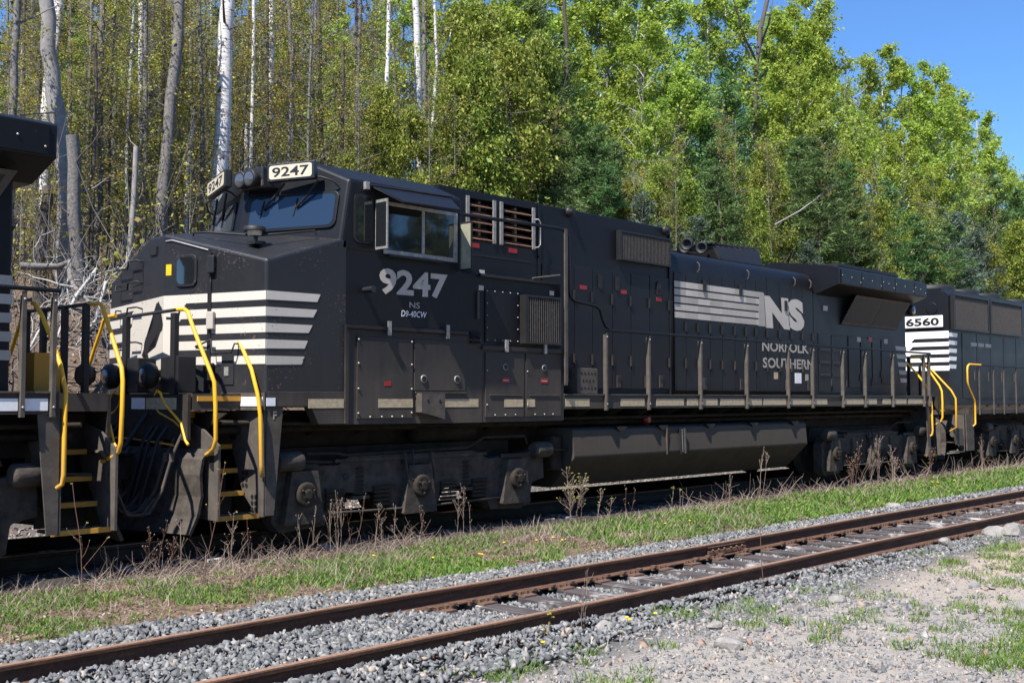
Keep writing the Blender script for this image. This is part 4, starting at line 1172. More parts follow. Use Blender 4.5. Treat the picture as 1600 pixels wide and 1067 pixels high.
M['rock'] = plain('field_rock', (.24, .225, .21), .9, var=.3, scale=7, bump=.5)

def stone_variants(n, seed):
    r = np.random.default_rng(seed)
    out = []
    for _ in range(n):
        bm = bmesh.new()
        for _ in range(7):
            p = r.normal(size=3); p /= np.linalg.norm(p)
            bm.verts.new(p * r.uniform(.75, 1.05) * np.array([1, .8, .62]))
        res = bmesh.ops.convex_hull(bm, input=bm.verts)
        bmesh.ops.triangulate(bm, faces=bm.faces)
        bm.verts.index_update()
        v = np.array([x.co[:] for x in bm.verts]); f = np.array([[q.index for q in fc.verts] for fc in bm.faces])
        used = np.unique(f)
        mp = np.full(len(v), -1); mp[used] = np.arange(len(used))
        out.append((v[used], mp[f]))
        bm.free()
    return out
STONES = stone_variants(20, 3)

def rot_mats(r, n):
    q = r.normal(size=(n, 4)); q /= np.linalg.norm(q, axis=1)[:, None]
    w, x, y, z = q.T
    return np.stack([np.stack([1 - 2 * (y * y + z * z), 2 * (x * y - z * w), 2 * (x * z + y * w)], -1),
                     np.stack([2 * (x * y + z * w), 1 - 2 * (x * x + z * z), 2 * (y * z - x * w)], -1),
                     np.stack([2 * (x * z - y * w), 2 * (y * z + x * w), 1 - 2 * (x * x + y * y)], -1)], 1)

def scatter(pos, size, seed, variants=STONES, flat=1.0):
    r = np.random.default_rng(seed)
    V, F, base = [], [], 0
    k = r.integers(0, len(variants), len(pos))
    for i, (v, f) in enumerate(variants):
        s = np.where(k == i)[0]
        if not len(s):
            continue
        Rm = rot_mats(r, len(s))
        vv = np.einsum('nij,kj->nki', Rm, v) * size[s][:, None, None]
        vv[:, :, 2] *= flat
        vv += pos[s][:, None, :]
        V.append(vv.reshape(-1, 3))
        F.append((f[None] + (np.arange(len(s)) * len(v))[:, None, None] + base).reshape(-1, 3))
        base += len(s) * len(v)
    return np.concatenate(V), np.concatenate(F)

def field(x0, x1, y0, y1, dens, seed, keep=None):
    r = np.random.default_rng(seed)
    n = int((x1 - x0) * (y1 - y0) * dens)
    x = r.uniform(x0, x1, n); y = r.uniform(y0, y1, n)
    if keep is not None:
        m = r.uniform(size=n) < keep(x, y)
        x, y = x[m], y[m]
    return x, y

def bed_level(x, y):
    """how high the loose stone lies round the siding: it buries the ties toward the camera's side of the picture"""
    z = hgt(x, y)
    bury = np.clip((0.6 - x - .35 * (vnoise(x, y, .8, 9) - .5) * 4) / 1.8, 0, 1)
    inside = (y > -6.3) & (y < -4.8)
    z = z + np.where(inside, .004 + .118 * bury, np.where((y > -8) & (y <= -6.3), .075 * np.clip((8 - x) / 3, 0, 1) * np.clip((y + 6.9) / .3, 0, 1) + .04 * bury, .01 + .03 * bury))
    return z

V, F, sz = [], [], 0
def add_stones(x, y, s, zoff, seed, lvl=bed_level):
    global sz
    z = lvl(x, y) + zoff
    v, f = scatter(np.stack([x, y, z], -1), s, seed)
    V.append(v); F.append(f + sz); sz += len(v)
TIE_X = np.array([-2.12 + .62 * k for k in range(68)])
def off_ties(x, y):
    d = np.abs(x[:, None] - TIE_X[None]).min(1)
    bury = np.clip((0.6 - x - .35 * (vnoise(x, y, .8, 9) - .5) * 4) / 1.8, 0, 1)
    return np.where((y > -6.75) & (y < -4.4) & (d < .12) & (bury < .55), .06, 1.0)
keep_edge = lambda x, y: off_ties(x, y) * np.clip(np.minimum((y + 7.25 + .5 * (vnoise(x, y, .7, 21) - .5)) / .25, (-3.45 + .4 * (vnoise(x, y, .6, 22) - .5) - y) / .2), 0, 1) * np.where((np.abs(y + 6.3) < .065) | (np.abs(y + 4.8) < .065), 0, 1)
x, y = field(-6, 4, -7.4, -3.3, 680, 11, keep_edge); add_stones(x, y, rng.uniform(.024, .062, len(x)), 0, 1)
x, y = field(4, 11, -7.3, -3.3, 420, 12, keep_edge); add_stones(x, y, rng.uniform(.028, .055, len(x)), 0, 2)
x, y = field(11, 24, -7.2, -3.3, 170, 13, keep_edge); add_stones(x, y, rng.uniform(.04, .07, len(x)), 0, 3)
x, y = field(24, 55, -7.2, -3.3, 50, 14, keep_edge); add_stones(x, y, rng.uniform(.06, .10, len(x)), 0, 4)
tag(link('gravel', np_mesh('gravel', np.concatenate(V), np.concatenate(F), 'stone')), 'grey crushed stone ballast around the rusty siding', None, kind='stuff')

# crushed stone trodden into the dirt nearest the camera
V, F, sz = [], [], 0
trod = lambda x, y: np.clip(1.0 - .75 * np.clip((x - 1.5) / 5, 0, 1) + .9 * (vnoise(x, y, 1.3, 31) - .5) - .5 * np.clip((-8.2 - y) / 3, 0, 1) * np.clip((x - 3) / 4, 0, 1), .24, 1) * (y < -6.4)
flatl = lambda x, y: hgt(x, y)
x, y = field(-6, 5, -12.0, -6.4, 800, 15, trod); add_stones(x, y, rng.gamma(3, .006, len(x)) + .005, -.002, 5, flatl)
x, y = field(5, 18, -11.0, -6.4, 420, 16, trod); add_stones(x, y, rng.gamma(3, .007, len(x)) + .006, -.002, 6, flatl)
x, y = field(-5, 9, -10.8, -6.9, 4.2, 17); add_stones(x, y, rng.uniform(.045, .09, len(x)), .0, 7, flatl)
tag(link('gravel', np_mesh('gravel', np.concatenate(V), np.concatenate(F), 'stone_mixed')), 'loose crushed stone trodden into the dirt in front of the siding', None, kind='stuff')

# oily ballast under the train, warmer stone beyond it
V, F, sz = [], [], 0
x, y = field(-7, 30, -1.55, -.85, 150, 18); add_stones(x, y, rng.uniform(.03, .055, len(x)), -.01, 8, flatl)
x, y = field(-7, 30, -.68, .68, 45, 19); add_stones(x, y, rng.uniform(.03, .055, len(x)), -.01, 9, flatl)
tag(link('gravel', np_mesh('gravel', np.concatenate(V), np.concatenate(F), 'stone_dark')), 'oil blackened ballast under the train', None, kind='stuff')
V, F, sz = [], [], 0
x, y = field(-3, 25, .85, 4.2, 110, 20); add_stones(x, y, rng.uniform(.035, .065, len(x)), 0, 10, flatl)
tag(link('gravel', np_mesh('gravel', np.concatenate(V), np.concatenate(F), 'stone_warm')), 'sunlit pinkish ballast beyond the train', None, kind='stuff')

# ------------------------------------------------------------------ tracks
def rust_mat():
    m, nt, b = new_mat('rail_rust')
    p = posn(nt)
    sep = nt.nodes.new('ShaderNodeSeparateXYZ'); nt.links.new(p, sep.inputs[0])
    mp = nt.nodes.new('ShaderNodeMapping'); mp.inputs['Scale'].default_value = (1.2, 20, 9); nt.links.new(p, mp.inputs[0])
    n1 = noise(nt, mp.outputs[0], 2.5, 5, .65); n2 = noise(nt, p, 40, 4, .6)
    c = ramp(nt, mth(nt, 'ADD', mth(nt, 'MULTIPLY', n1, .6), mth(nt, 'MULTIPLY', n2, .4)), [(.32, (.045, .026, .019)), (.5, (.10, .053, .034)), (.68, (.19, .10, .058))])
    nt.links.new(c.outputs[0], b.inputs['Base Color'])
    b.inputs['Roughness'].default_value = .78
    b.inputs['Specular IOR Level'].default_value = .3
    bp = nd(nt, 'ShaderNodeBump', Strength=.25, Distance=.01); nt.links.new(n2, bp.inputs['Height']); nt.links.new(bp.outputs[0], b.inputs['Normal'])
    return m
M['rail'] = rust_mat()
M['railtop'] = plain('rail_head_wear', (.30, .185, .125), .55, metal=.25, var=.3, scale=30)
M['plate'] = plain('tie_plate_rust', (.115, .066, .045), .8, var=.35, scale=25, bump=.2)
M['steel'] = plain('polished_rail', (.30, .29, .28), .3, metal=.7, var=.2)
def tie_mat():
    m, nt, b = new_mat('tie_wood')
    p = posn(nt)
    mp = nt.nodes.new('ShaderNodeMapping'); mp.inputs['Scale'].default_value = (45, 2.2, 12); nt.links.new(p, mp.inputs[0])
    n = noise(nt, mp.outputs[0], 1.0, 5, .7)
    oi = nt.nodes.new('ShaderNodeObjectInfo')
    c = ramp(nt, n, [(.3, (.022, .017, .017)), (.52, (.06, .048, .048)), (.72, (.135, .12, .118))])
    wv = ramp(nt, noise(nt, p, 1.9, 3), [(.56, (0, 0, 0)), (.66, (1, 1, 1))])
    c2 = mixc(nt, mth(nt, 'MULTIPLY', wv.outputs[0], mth(nt, 'GREATER_THAN', n, .47)), c.outputs[0], (.40, .375, .36))
    nt.links.new(c2, b.inputs['Base Color'])
    b.inputs['Roughness'].default_value = .9
    bp = nd(nt, 'ShaderNodeBump', Strength=.6, Distance=.01); nt.links.new(n, bp.inputs['Height']); nt.links.new(bp.outputs[0], b.inputs['Normal'])
    return m
M['tie'] = tie_mat()

RAILP = [(-.070, 0), (.070, 0), (.070, .012), (.018, .030), (.010, .045), (.010, .125), (.034, .140), (.036, .165), (.030, .175), (-.030, .175), (-.036, .165), (-.034, .140), (-.010, .125), (-.010, .045), (-.018, .030), (-.070, .012)]

def build_track(root, yc, ztop, x0, x1, tie_x, detail, far=False):
    rails = []
    for s in (-1, 1):
        y = yc + s * .7525
        # slight unevenness along the rail
        xs_ = list(np.arange(x0, min(30, x1), 1.3)) + [x1]
        mb = MB()
        vs, fs = [], []
        n = len(RAILP)
        for k, xx in enumerate(xs_):
            dy = .010 * math.sin(xx * .45 + s) if detail else 0
            dz = .007 * math.sin(xx * .6 + 2 * s) if detail else 0
            vs += [(xx, y + a + dy, ztop - .175 + b + dz) for a, b in RAILP]
        for k in range(len(xs_) - 1):
            fs += [(k * n + j, k * n + (j + 1) % n, (k + 1) * n + (j + 1) % n, (k + 1) * n + j) for j in range(n)]
        fs += [tuple(range(n - 1, -1, -1)), tuple(range(len(vs) - n, len(vs)))]
        mb.add(vs, fs)
        r = mb.ob('rail', 'rail' if detail else 'under', root)
        r.data.materials.append(M['railtop'] if detail else M['steel'])
        for p in r.data.polygons:
            if p.normal.z > .9 and p.center.z > ztop - .02:
                p.material_index = 1
        rails.append(r)
    tm = bpy.data.meshes.new('tie')
    me_t = MB().box(-.115, .115, -1.30, 1.30, -.17, 0).mesh('tie', 'tie')
    bmt = bmesh.new(); bmt.from_mesh(me_t)
    bmesh.ops.bevel(bmt, geom=bmt.edges[:], offset=.012, segments=1, affect='EDGES'); bmt.to_mesh(me_t); bmt.free()
    me_p = MB().box(-.10, .10, -.20, .20, 0, .018).box(-.10, .10, -.085, -.07, .0185, .03).box(-.10, .10, .07, .085, .0185, .03).mesh('tie_plate', 'plate')
    sp = MB()
    for a in (-.055, .05):
        for b in (-.092, .092):
            sp.box(a - .012, a + .012, b - .016, b + .016, .018, .05)
    me_s = sp.mesh('spike_set', 'plate')
    me_a = MB().box(-.035, .035, -.095, .095, -.014, .020).box(-.028, .028, -.115, -.05, .0205, .045).box(-.028, .028, .05, .115, .0205, .045).mesh('rail_anchor', 'plate')
    r = random.Random(5)
    for x in tie_x:
        jx = x + r.uniform(-.03, .03)
        t = link('tie', me_t, root, at=(jx, yc + r.uniform(-.04, .04), ztop - .193 + r.uniform(-.006, .002)))
        t.rotation_euler.z = r.uniform(-.025, .025)
        t.scale = (r.uniform(.9, 1.08), 1, 1)
        if not detail or x > 26:
            continue
        for s in (-1, 1):
            p = link('tie_plate', me_p, root, at=(jx, yc + s * .7525, ztop - .194))
            q = link('spike_set', me_s, p, at=(jx, yc + s * .7525, ztop - .194)); q['kind'] = 'stuff'
            for d in (-.16, .16):
                if r.random() < .85:
                    link('rail_anchor', me_a, root, at=(jx + d, yc + s * .7525, ztop - .176))
    return rails

siding = empty('railway_track', (10, -5.55, -.4), 'rusty side track with dark wooden ties in the grey stone in front of the train', 'railway track')
sr = build_track(siding, -5.55, -.20, -12, 260, [-2.12 + .62 * k for k in range(68)], True)
# joint bar on the far rail, another on the near rail
for xj, y, s in ((5.05, -4.7975, -1), (12.6, -6.3025, -1)):
    jb = MB().prism([(y + s * .012, -.335), (y + s * .05, -.345), (y + s * .045, -.30), (y + s * .026, -.29), (y + s * .026, -.265), (y + s * .04, -.25), (y + s * .034, -.238), (y + s * .012, -.238)], 'x', xj - .46, xj + .46).ob('joint_bar', 'rail', siding)
    for d in (-.36, -.22, -.08, .08, .22, .36):
        MB().lathe((xj + d, y + s * .026, -.287), (0, s, 0), [(0, .017), (.022, .017), (.024, .009), (.034, .009)], 6).ob('joint_bolt', 'plate', jb)
mainline = empty('railway_track', (10, 0, -.2), 'oily main track that the black locomotives stand on', 'railway track')
build_track(mainline, 0, 0, -30, 260, [-6 + .55 * k for k in range(60)], False)
# ------------------------------------------------------------------ small plants
def leaf_mat(name, stops, trans=.35, rough=.55, objvar=.12, spec=.25):
    m, nt, b = new_mat(name)
    g = nt.nodes.new('ShaderNodeNewGeometry')
    r = ramp(nt, g.outputs['Random Per Island'], stops)
    oi = nt.nodes.new('ShaderNodeObjectInfo')
    hs = nt.nodes.new('ShaderNodeHueSaturation')
    nt.links.new(mth(nt, 'MULTIPLY_ADD', oi.outputs['Random'], objvar * .5, .5 - objvar * .25), hs.inputs['Hue'])
    nt.links.new(mth(nt, 'MULTIPLY_ADD', oi.outputs['Random'], objvar * 2.5, 1 - objvar * 1.25), hs.inputs['Value'])
    nt.links.new(r.outputs[0], hs.inputs['Color'])
    nt.links.new(hs.outputs[0], b.inputs['Base Color'])
    b.inputs['Roughness'].default_value = rough
    b.inputs['Specular IOR Level'].default_value = spec
    tr = nt.nodes.new('ShaderNodeBsdfTranslucent')
    nt.links.new(hs.outputs[0], tr.inputs['Color'])
    mx = nt.nodes.new('ShaderNodeMixShader'); mx.inputs[0].default_value = trans
    nt.links.new(b.outputs[0], mx.inputs[1]); nt.links.new(tr.outputs[0], mx.inputs[2])
    nt.links.new(mx.outputs[0], nt.nodes['Material Output'].inputs['Surface'])
    return m
M['grass'] = leaf_mat('spring_grass', [(0, (.05, .115, .02)), (.35, (.10, .20, .03)), (.7, (.17, .27, .045)), (.88, (.25, .29, .07)), (1, (.30, .25, .12))], .3)
M['straw'] = island_mat('dry_straw', [(0, (.12, .085, .065)), (.4, (.24, .185, .145)), (.8, (.36, .295, .24)), (1, (.44, .38, .32))], val=.1)
M['stem'] = island_mat('dry_weed_stem', [(0, (.18, .12, .09)), (.5, (.30, .22, .175)), (1, (.42, .34, .28))], val=.1)
M['redstem'] = island_mat('reddish_twig', [(0, (.11, .055, .04)), (1, (.20, .11, .08))], val=.1)
M['bud'] = leaf_mat('young_leaf', [(0, (.22, .24, .03)), (.6, (.32, .34, .05)), (1, (.40, .28, .06))], .4)
M['petal'] = leaf_mat('yellow_petal', [(0, (.80, .55, .01)), (1, (.9, .66, .02))], .2, objvar=.02)

def blades(x, y, z, h, w, lean, seed, mat, name, bend=.5):
    """curved two-segment grass blades"""
    r = np.random.default_rng(seed)
    n = len(x)
    a = r.uniform(0, 2 * np.pi, n); la = r.uniform(0, 2 * np.pi, n)
    ln = lean * r.uniform(.3, 1.3, n)
    d = np.stack([np.cos(la) * np.sin(ln), np.sin(la) * np.sin(ln), np.cos(ln)], -1)
    sd = np.stack([np.cos(a), np.sin(a), np.zeros(n)], -1) * (w * .5)[:, None]
    p0 = np.stack([x, y, z], -1)
    p1 = p0 + d * (h * .55)[:, None]
    d2 = d + np.stack([np.cos(la), np.sin(la), -.6 * np.ones(n)], -1) * (bend * r.uniform(.2, 1.2, n))[:, None]
    d2 /= np.linalg.norm(d2, axis=1)[:, None]
    p2 = p1 + d2 * (h * .5)[:, None]
    v = np.stack([p0 - sd, p0 + sd, p1 - sd * .8, p1 + sd * .8, p2], 1).reshape(-1, 3)
    i = np.arange(n)[:, None] * 5
    f = np.concatenate([i + np.array([0, 1, 3]), i + np.array([0, 3, 2]), i + np.array([2, 3, 4])], 1).reshape(-1, 3)
    return np_mesh(name, v, f, mat)

def grow(x0, x1, dens, seed, y0=-3.45, y1=-1.70):
    x, y = field(x0, x1, y0, y1, dens, seed)
    patch = vnoise(x, y, .55, 41) * .6 + vnoise(x, y, .17, 42) * .4
    edge = np.clip((y - y0) / .35, 0, 1)
    k = patch + .05 * (x < 3) + .18 * np.sin(x * .8) * .3 + .12 * edge + np.clip((x - 4) / 14, 0, .22)
    keep = rng.uniform(size=len(x)) < np.clip((k - .50) * 4, 0.05, 1)
    return x[keep], y[keep]
X, Y, H = [], [], []
for x0, x1, dens, hh, sd in ((-6, 4, 2600, .058, 50), (4, 12, 1900, .07, 51), (12, 26, 900, .10, 52), (26, 70, 260, .15, 53)):
    x, y = grow(x0, x1, dens, sd)
    X.append(x); Y.append(y); H.append(hh * rng.uniform(.5, 1.5, len(x)))
x, y, h = map(np.concatenate, (X, Y, H))
w = .007 + .00075 * np.clip(x + 6, 0, 60)
tag(link('grass', blades(x, y, hgt(x, y) - .005, h, w * rng.uniform(.7, 1.6, len(x)), .65, 54, 'grass', 'grass')), 'green grass and clover on the strip between the two tracks', None, kind='stuff')

# tufts in the trodden dirt near the camera
X, Y, H = [], [], []
r = np.random.default_rng(60)
tufts = []
for _ in range(1000):
    tx, ty = r.uniform(-4, 15), r.uniform(-11.5, -6.75)
    if vnoise(tx, ty, 1.6, 43) + (.12 if tx > 3 else -.08) > .43:
        tufts.append((tx, ty, r.uniform(.03, .17), r.uniform(.3, .9)))
tufts += [(1.02, -6.78, .24, 1.5), (.75, -6.72, .16, 1.2), (-1.6, -7.2, .2, 1.2), (-1.95, -7.3, .14, .9), (-.25, -7.55, .13, .8), (1.1, -7.55, .15, .9), (4.1, -9.4, .3, 1.5), (3.6, -9.2, .3, 1.5), (4.6, -9.1, .3, 1.4), (3.1, -9.6, .25, 1.3), (5.2, -8.8, .3, 1.2), (7.5, -8.2, .3, 1.2), (9.2, -7.9, .35, 1.2)] + [(r.uniform(1.2, 3.2), r.uniform(-10.4, -9.2), r.uniform(.1, .24), r.uniform(.8, 1.4)) for _ in range(26)] + [(r.uniform(5, 10), r.uniform(-8.6, -7.2), r.uniform(.08, .25), r.uniform(.5, 1.)) for _ in range(40)]
for tx, ty, rad, dn in tufts:
    n = int(90 * dn * (rad / .12) ** 1.2)
    a = r.uniform(0, 2 * np.pi, n); q = rad * np.sqrt(r.uniform(0, 1, n))
    X.append(tx + q * np.cos(a)); Y.append(ty + q * np.sin(a)); H.append(r.uniform(.03, .11, n) * (.7 + dn * .35))
x, y, h = map(np.concatenate, (X, Y, H))
tag(link('grass', blades(x, y, hgt(x, y) - .005, h, r.uniform(.004, .010, len(x)), .55, 61, 'grass', 'grass')), 'scattered green tufts in the stony dirt in front of the siding', None, kind='stuff')

# dry straw, lying and half standing
x, y = field(-6, 10, -3.45, -1.6, 900, 62); x2, y2 = field(10, 40, -3.4, -1.6, 420, 63)
X = np.concatenate([x, x2]); Y = np.concatenate([y, y2])
k = rng.uniform(size=len(X)) < np.clip(.12 + 1.0 * (vnoise(X, Y, .8, 44) - .35) + .7 * np.clip((Y + 2.5) / .4, 0, 1), .05, 1)
X, Y = X[k], Y[k]
tag(link('dead_grass', blades(X, Y, hgt(X, Y) + .005, rng.uniform(.05, .26, len(X)), rng.uniform(.0025, .006, len(X)) + .0003 * np.clip(X, 0, 40), 1.35, 64, 'straw', 'dead_grass', .3)), 'dry straw and dead stalks matted over the strip between the tracks', None, kind='stuff')
x, y = field(-5, 14, -11.5, -6.6, 55, 65)
k = rng.uniform(size=len(x)) < vnoise(x, y, 1.1, 45)
x, y = x[k], y[k]
tag(link('dead_grass', blades(x, y, hgt(x, y) + .004, rng.uniform(.05, .2, len(x)), rng.uniform(.002, .005, len(x)), 1.4, 66, 'straw', 'dead_grass', .3)), 'loose dry straw on the stony dirt near the camera', None, kind='stuff')
# dead leaves and litter
M['litter'] = island_mat('dead_leaf', [(0, (.10, .06, .045)), (.4, (.20, .13, .10)), (.8, (.32, .235, .19)), (1, (.44, .37, .32))], val=.15)
def litter(n, x0, x1, y0, y1, seed, s):
    r_ = np.random.default_rng(seed)
    x, y = r_.uniform(x0, x1, n), r_.uniform(y0, y1, n)
    c = np.stack([x, y, hgt(x, y) + r_.uniform(.002, .018, n)], -1)
    nn = r_.normal(size=(n, 3)) * .45 + np.array([0, 0, 1]); nn /= np.linalg.norm(nn, axis=1)[:, None]
    u = np.cross(nn, r_.normal(size=(n, 3))); u /= np.linalg.norm(u, axis=1)[:, None]
    w_ = np.cross(nn, u); L = (s * r_.uniform(.5, 1.5, n))[:, None]
    v = np.stack([c - u * L, c + w_ * L * .45, c + u * L, c - w_ * L * .45], 1).reshape(-1, 3)
    return v, np.arange(n * 4).reshape(-1, 4)
v1, f1 = litter(15000, -6, 9, -3.6, -1.5, 75, .017); v2, f2 = litter(5000, 9, 30, -3.6, -1.5, 76, .03); v3, f3 = litter(9000, -2, 14, 3.3, 9, 77, .05); v4, f4 = litter(2600, -4, 13, -11.5, -6.6, 78, .014)
vv, ff, k = [], [], 0
for v, f in ((v1, f1), (v2, f2), (v3, f3), (v4, f4)):
    vv.append(v); ff.append(f + k); k += len(v)
tag(link('leaf_litter', np_mesh('leaf_litter', np.concatenate(vv), np.concatenate(ff), 'litter')), 'brown dead leaves and chaff strewn over the strip and the bank', None, kind='stuff')
# low tangle of dead twigs along the rail
def twig_mass(n, xr, yr, h, seed, mat, name, rad=.003):
    r_ = np.random.default_rng(seed)
    mb = MB()
    for _ in range(n):
        x0, y0 = r_.uniform(*xr), r_.uniform(*yr)
        p = Vector((x0, y0, float(hgt(x0, y0))))
        d = Vector((r_.normal(0, .8), r_.normal(0, .5), r_.uniform(.1, 1.0))).normalized()
        L = h * r_.uniform(.4, 1.4)
        pts = [p]
        for k in range(3):
            d = (d + Vector((r_.normal(0, .25), r_.normal(0, .25), r_.normal(-.05, .25)))).normalized()
            pts.append(pts[-1] + d * L / 3)
        mb.tube(pts, rad * r_.uniform(.7, 1.5), 3, rad * .4, cap=False)
    return mb.mesh(name, mat)
tag(link('dead_twigs', twig_mass(520, (-2.2, 2.6), (-1.85, -1.35), .34, 70, 'stem', 'dead_twigs')), 'low tangle of dead stalks at the foot of the train near the front steps', None, kind='stuff')
tag(link('dead_twigs', twig_mass(620, (9, 27), (-1.95, -1.4), .46, 71, 'stem', 'dead_twigs', .0055)), 'low tangle of dead twigs beside the rail below the fuel tank', None, kind='stuff')

def at(px, Y):
    """station of a plant seen in a given column of the photograph, standing on the line y = Y"""
    return on_y(px, Y)

def weed(name, px, y, h, label, seed, nbr=8, spread=.5, mat='stem', buds=True, leaves=0, rad=.004, nst=1, cat='weed', group='dry weeds along the foot of the train', tip=.006, x=None):
    r = random.Random(seed)
    x = at(px, y) if x is None else x
    base = Vector((x, y, float(hgt(x, y)) - .01))
    root = empty(name, base, label, cat, group)
    mb, bd, lf = MB(), MB(), []
    def dot(p, s):
        bd.lathe(p, 'z', [(-s, s * .3), (0, s), (s, s * .3)], 5)
    for s in range(nst):
        b = base + Vector((r.gauss(0, .04 * nst), r.gauss(0, .03), 0))
        d = Vector((r.gauss(0, .06 + .05 * (nst > 1)), r.gauss(0, .05), 1)).normalized()
        hh = h * r.uniform(.65, 1) if s else h
        pts = [b]
        for k in range(6):
            d = (d + Vector((r.gauss(0, .05), r.gauss(0, .05), .05))).normalized()
            pts.append(pts[-1] + d * hh / 6)
        mb.tube(pts, rad, 4, rad * .45)
        if buds: dot(pts[-1], tip)
        for q in range(nbr):
            t = r.uniform(.25, .95) * 6
            i = min(5, int(t)); p = pts[i].lerp(pts[i + 1], t - i)
            a = r.uniform(0, 2 * math.pi)
            d2 = Vector((math.cos(a) * spread, math.sin(a) * spread * .6, r.uniform(.5, 1))).normalized()
            L = h * r.uniform(.12, .34) * (1.1 - .5 * t / 6)
            bp = [p]
            for k in range(3):
                d2 = (d2 + Vector((r.gauss(0, .12), r.gauss(0, .12), .12))).normalized()
                bp.append(bp[-1] + d2 * L / 3)
            mb.tube(bp, rad * .55, 3, rad * .3, cap=False)
            if buds: dot(bp[-1], tip * r.uniform(.7, 1.2))
            if r.random() < .6:
                d3 = (d2 + Vector((r.gauss(0, .5), r.gauss(0, .4), .2))).normalized()
                e = bp[2] + d3 * L * .35
                mb.tube([bp[2], e], rad * .4, 3, rad * .25, cap=False)
                if buds: dot(e, tip * .8)
            if leaves and r.random() < leaves:
                lf.append(bp[-1])
        if leaves: lf.append(pts[-1])
    mb.ob('stem', mat, root)
    if buds: bd.ob('seed_head', 'stem', root)['kind'] = 'stuff'
    if lf:
        lm = MB()
        for p in lf:
            for k in range(4):
                a = r.uniform(0, 6.28); s = r.uniform(.012, .028)
                u = Vector((math.cos(a), math.sin(a), r.uniform(-.2, .7))).normalized(); w_ = u.orthogonal().normalized()
                lm.add([p, p + u * s * .5 + w_ * s * .35, p + u * s, p + u * s * .5 - w_ * s * .35], [(0, 1, 2, 3)])
        lm.ob('leaf', 'bud', root)['kind'] = 'stuff'
    return root

W = [
 ('weed', 245, -1.50, .62, 'bushy grey dead weed in front of the snow plow', 16, .45, 3),
 ('weed', 290, -1.60, .60, 'thin dead stalk between the plow and the front steps', 7, .5, 1),
 ('weed', 362, -1.55, .62, 'forked dead weed standing below the front steps', 10, .5, 2),
 ('weed', 388, -1.62, .55, 'bent dead stalk beside the leading wheel', 6, .5, 1),
 ('weed', 465, -1.66, .55, 'slim dead weed in front of the first axle box', 6, .4, 1),
 ('weed', 517, -1.60, .82, 'clump of tall upright dead stalks between the first and second axle', 8, .2, 5),
 ('weed', 556, -1.62, .80, 'pair of tall dead stalks just before the second axle', 7, .25, 2),
 ('weed', 592, -1.62, .62, 'wide dead weed in front of the middle axle box', 11, .5, 2),
 ('weed', 618, -1.60, .55, 'small dead weed behind the middle axle box', 9, .5, 1),
 ('weed', 668, -1.62, .52, 'dead weed between the middle and third axle', 9, .45, 1),
 ('weed', 720, -1.62, .72, 'bushy dead weed in front of the third axle box', 14, .45, 2),
 ('weed', 735, -1.7, .50, 'thin reddish stalk behind the third axle', 5, .35, 1),
 ('weed', 985, -1.68, .50, 'leaning dead stalk under the middle of the fuel tank', 6, .4, 2),
 ('weed', 1135, -1.68, .55, 'stiff dark dead stalk under the rear half of the fuel tank', 5, .25, 2),
 ('weed', 1188, -1.70, 1.05, 'twin tall pale stalks rising before the rear of the fuel tank', 6, .22, 2),
 ('weed', 1332, -1.62, .95, 'thorny dead bush before the rear truck', 18, .6, 3),
 ('weed', 1366, -1.62, 1.1, 'tallest dead bush before the middle axle of the rear truck', 18, .5, 3),
 ('weed', 1400, -1.62, .9, 'sprawling dead bush below the rear steps', 16, .8, 3),
 ('weed', 1452, -1.65, .75, 'dead stalks at the coupling with the next locomotive', 10, .6, 2),
 ('weed', 1530, -1.65, .95, 'dead stalk below the wheels of the trailing locomotive', 9, .45, 2),
]
for i, (n, px, y, h, lab, nb, sp, ns) in enumerate(W):
    weed(n, px, y, h, lab, 100 + i, nb, sp, rad=.0042 if px < 1000 else .0065, nst=ns, tip=.0065 if px < 1000 else .009, mat='stem' if i % 3 else 'redstem')
weed('weed', 905, -1.65, .9, 'spreading weed with yellow young leaves at the front end of the fuel tank', 131, 22, .95, leaves=.5, rad=.006, nst=4)
weed('weed', 940, -1.70, .55, 'arching weed with bud tips just behind the front end of the fuel tank', 132, 12, .8, leaves=.2, rad=.005, nst=2)
weed('weed', 1055, -1.72, .45, 'low leafy stalk under the sight gauge of the fuel tank', 133, 6, .4, leaves=.6, rad=.004, nst=2)
weed('sapling', 325, -2.3, 1.35, 'tall thin sapling with yellow-green leaf tips crossing the front steps', 134, 5, .35, 'redstem', False, .9, .0055, cat='sapling', group='young saplings between the tracks')
weed('sapling', 140, -2.75, 1.25, 'bare forked sapling in the grass below the cropped locomotive steps', 135, 5, 1.0, 'redstem', True, .3, .0055, cat='sapling', group='young saplings between the tracks')
weed('sapling', 1195, -6.95, 1.0, 'straight hair-thin stem in the gravel beside the near rail', 136, 1, .3, 'redstem', False, 0, .0055, cat='sapling', group='young saplings between the tracks')
weed('weed', 905, -6.62, .55, 'bare dead stalks in front of the near rail', 137, 5, .5, 'stem', False, 0, .0035, nst=3)
weed('weed', 860, -6.72, .28, 'short yellow-leaved weed in front of the near rail', 138, 6, .6, 'redstem', False, .8, .004, nst=2)

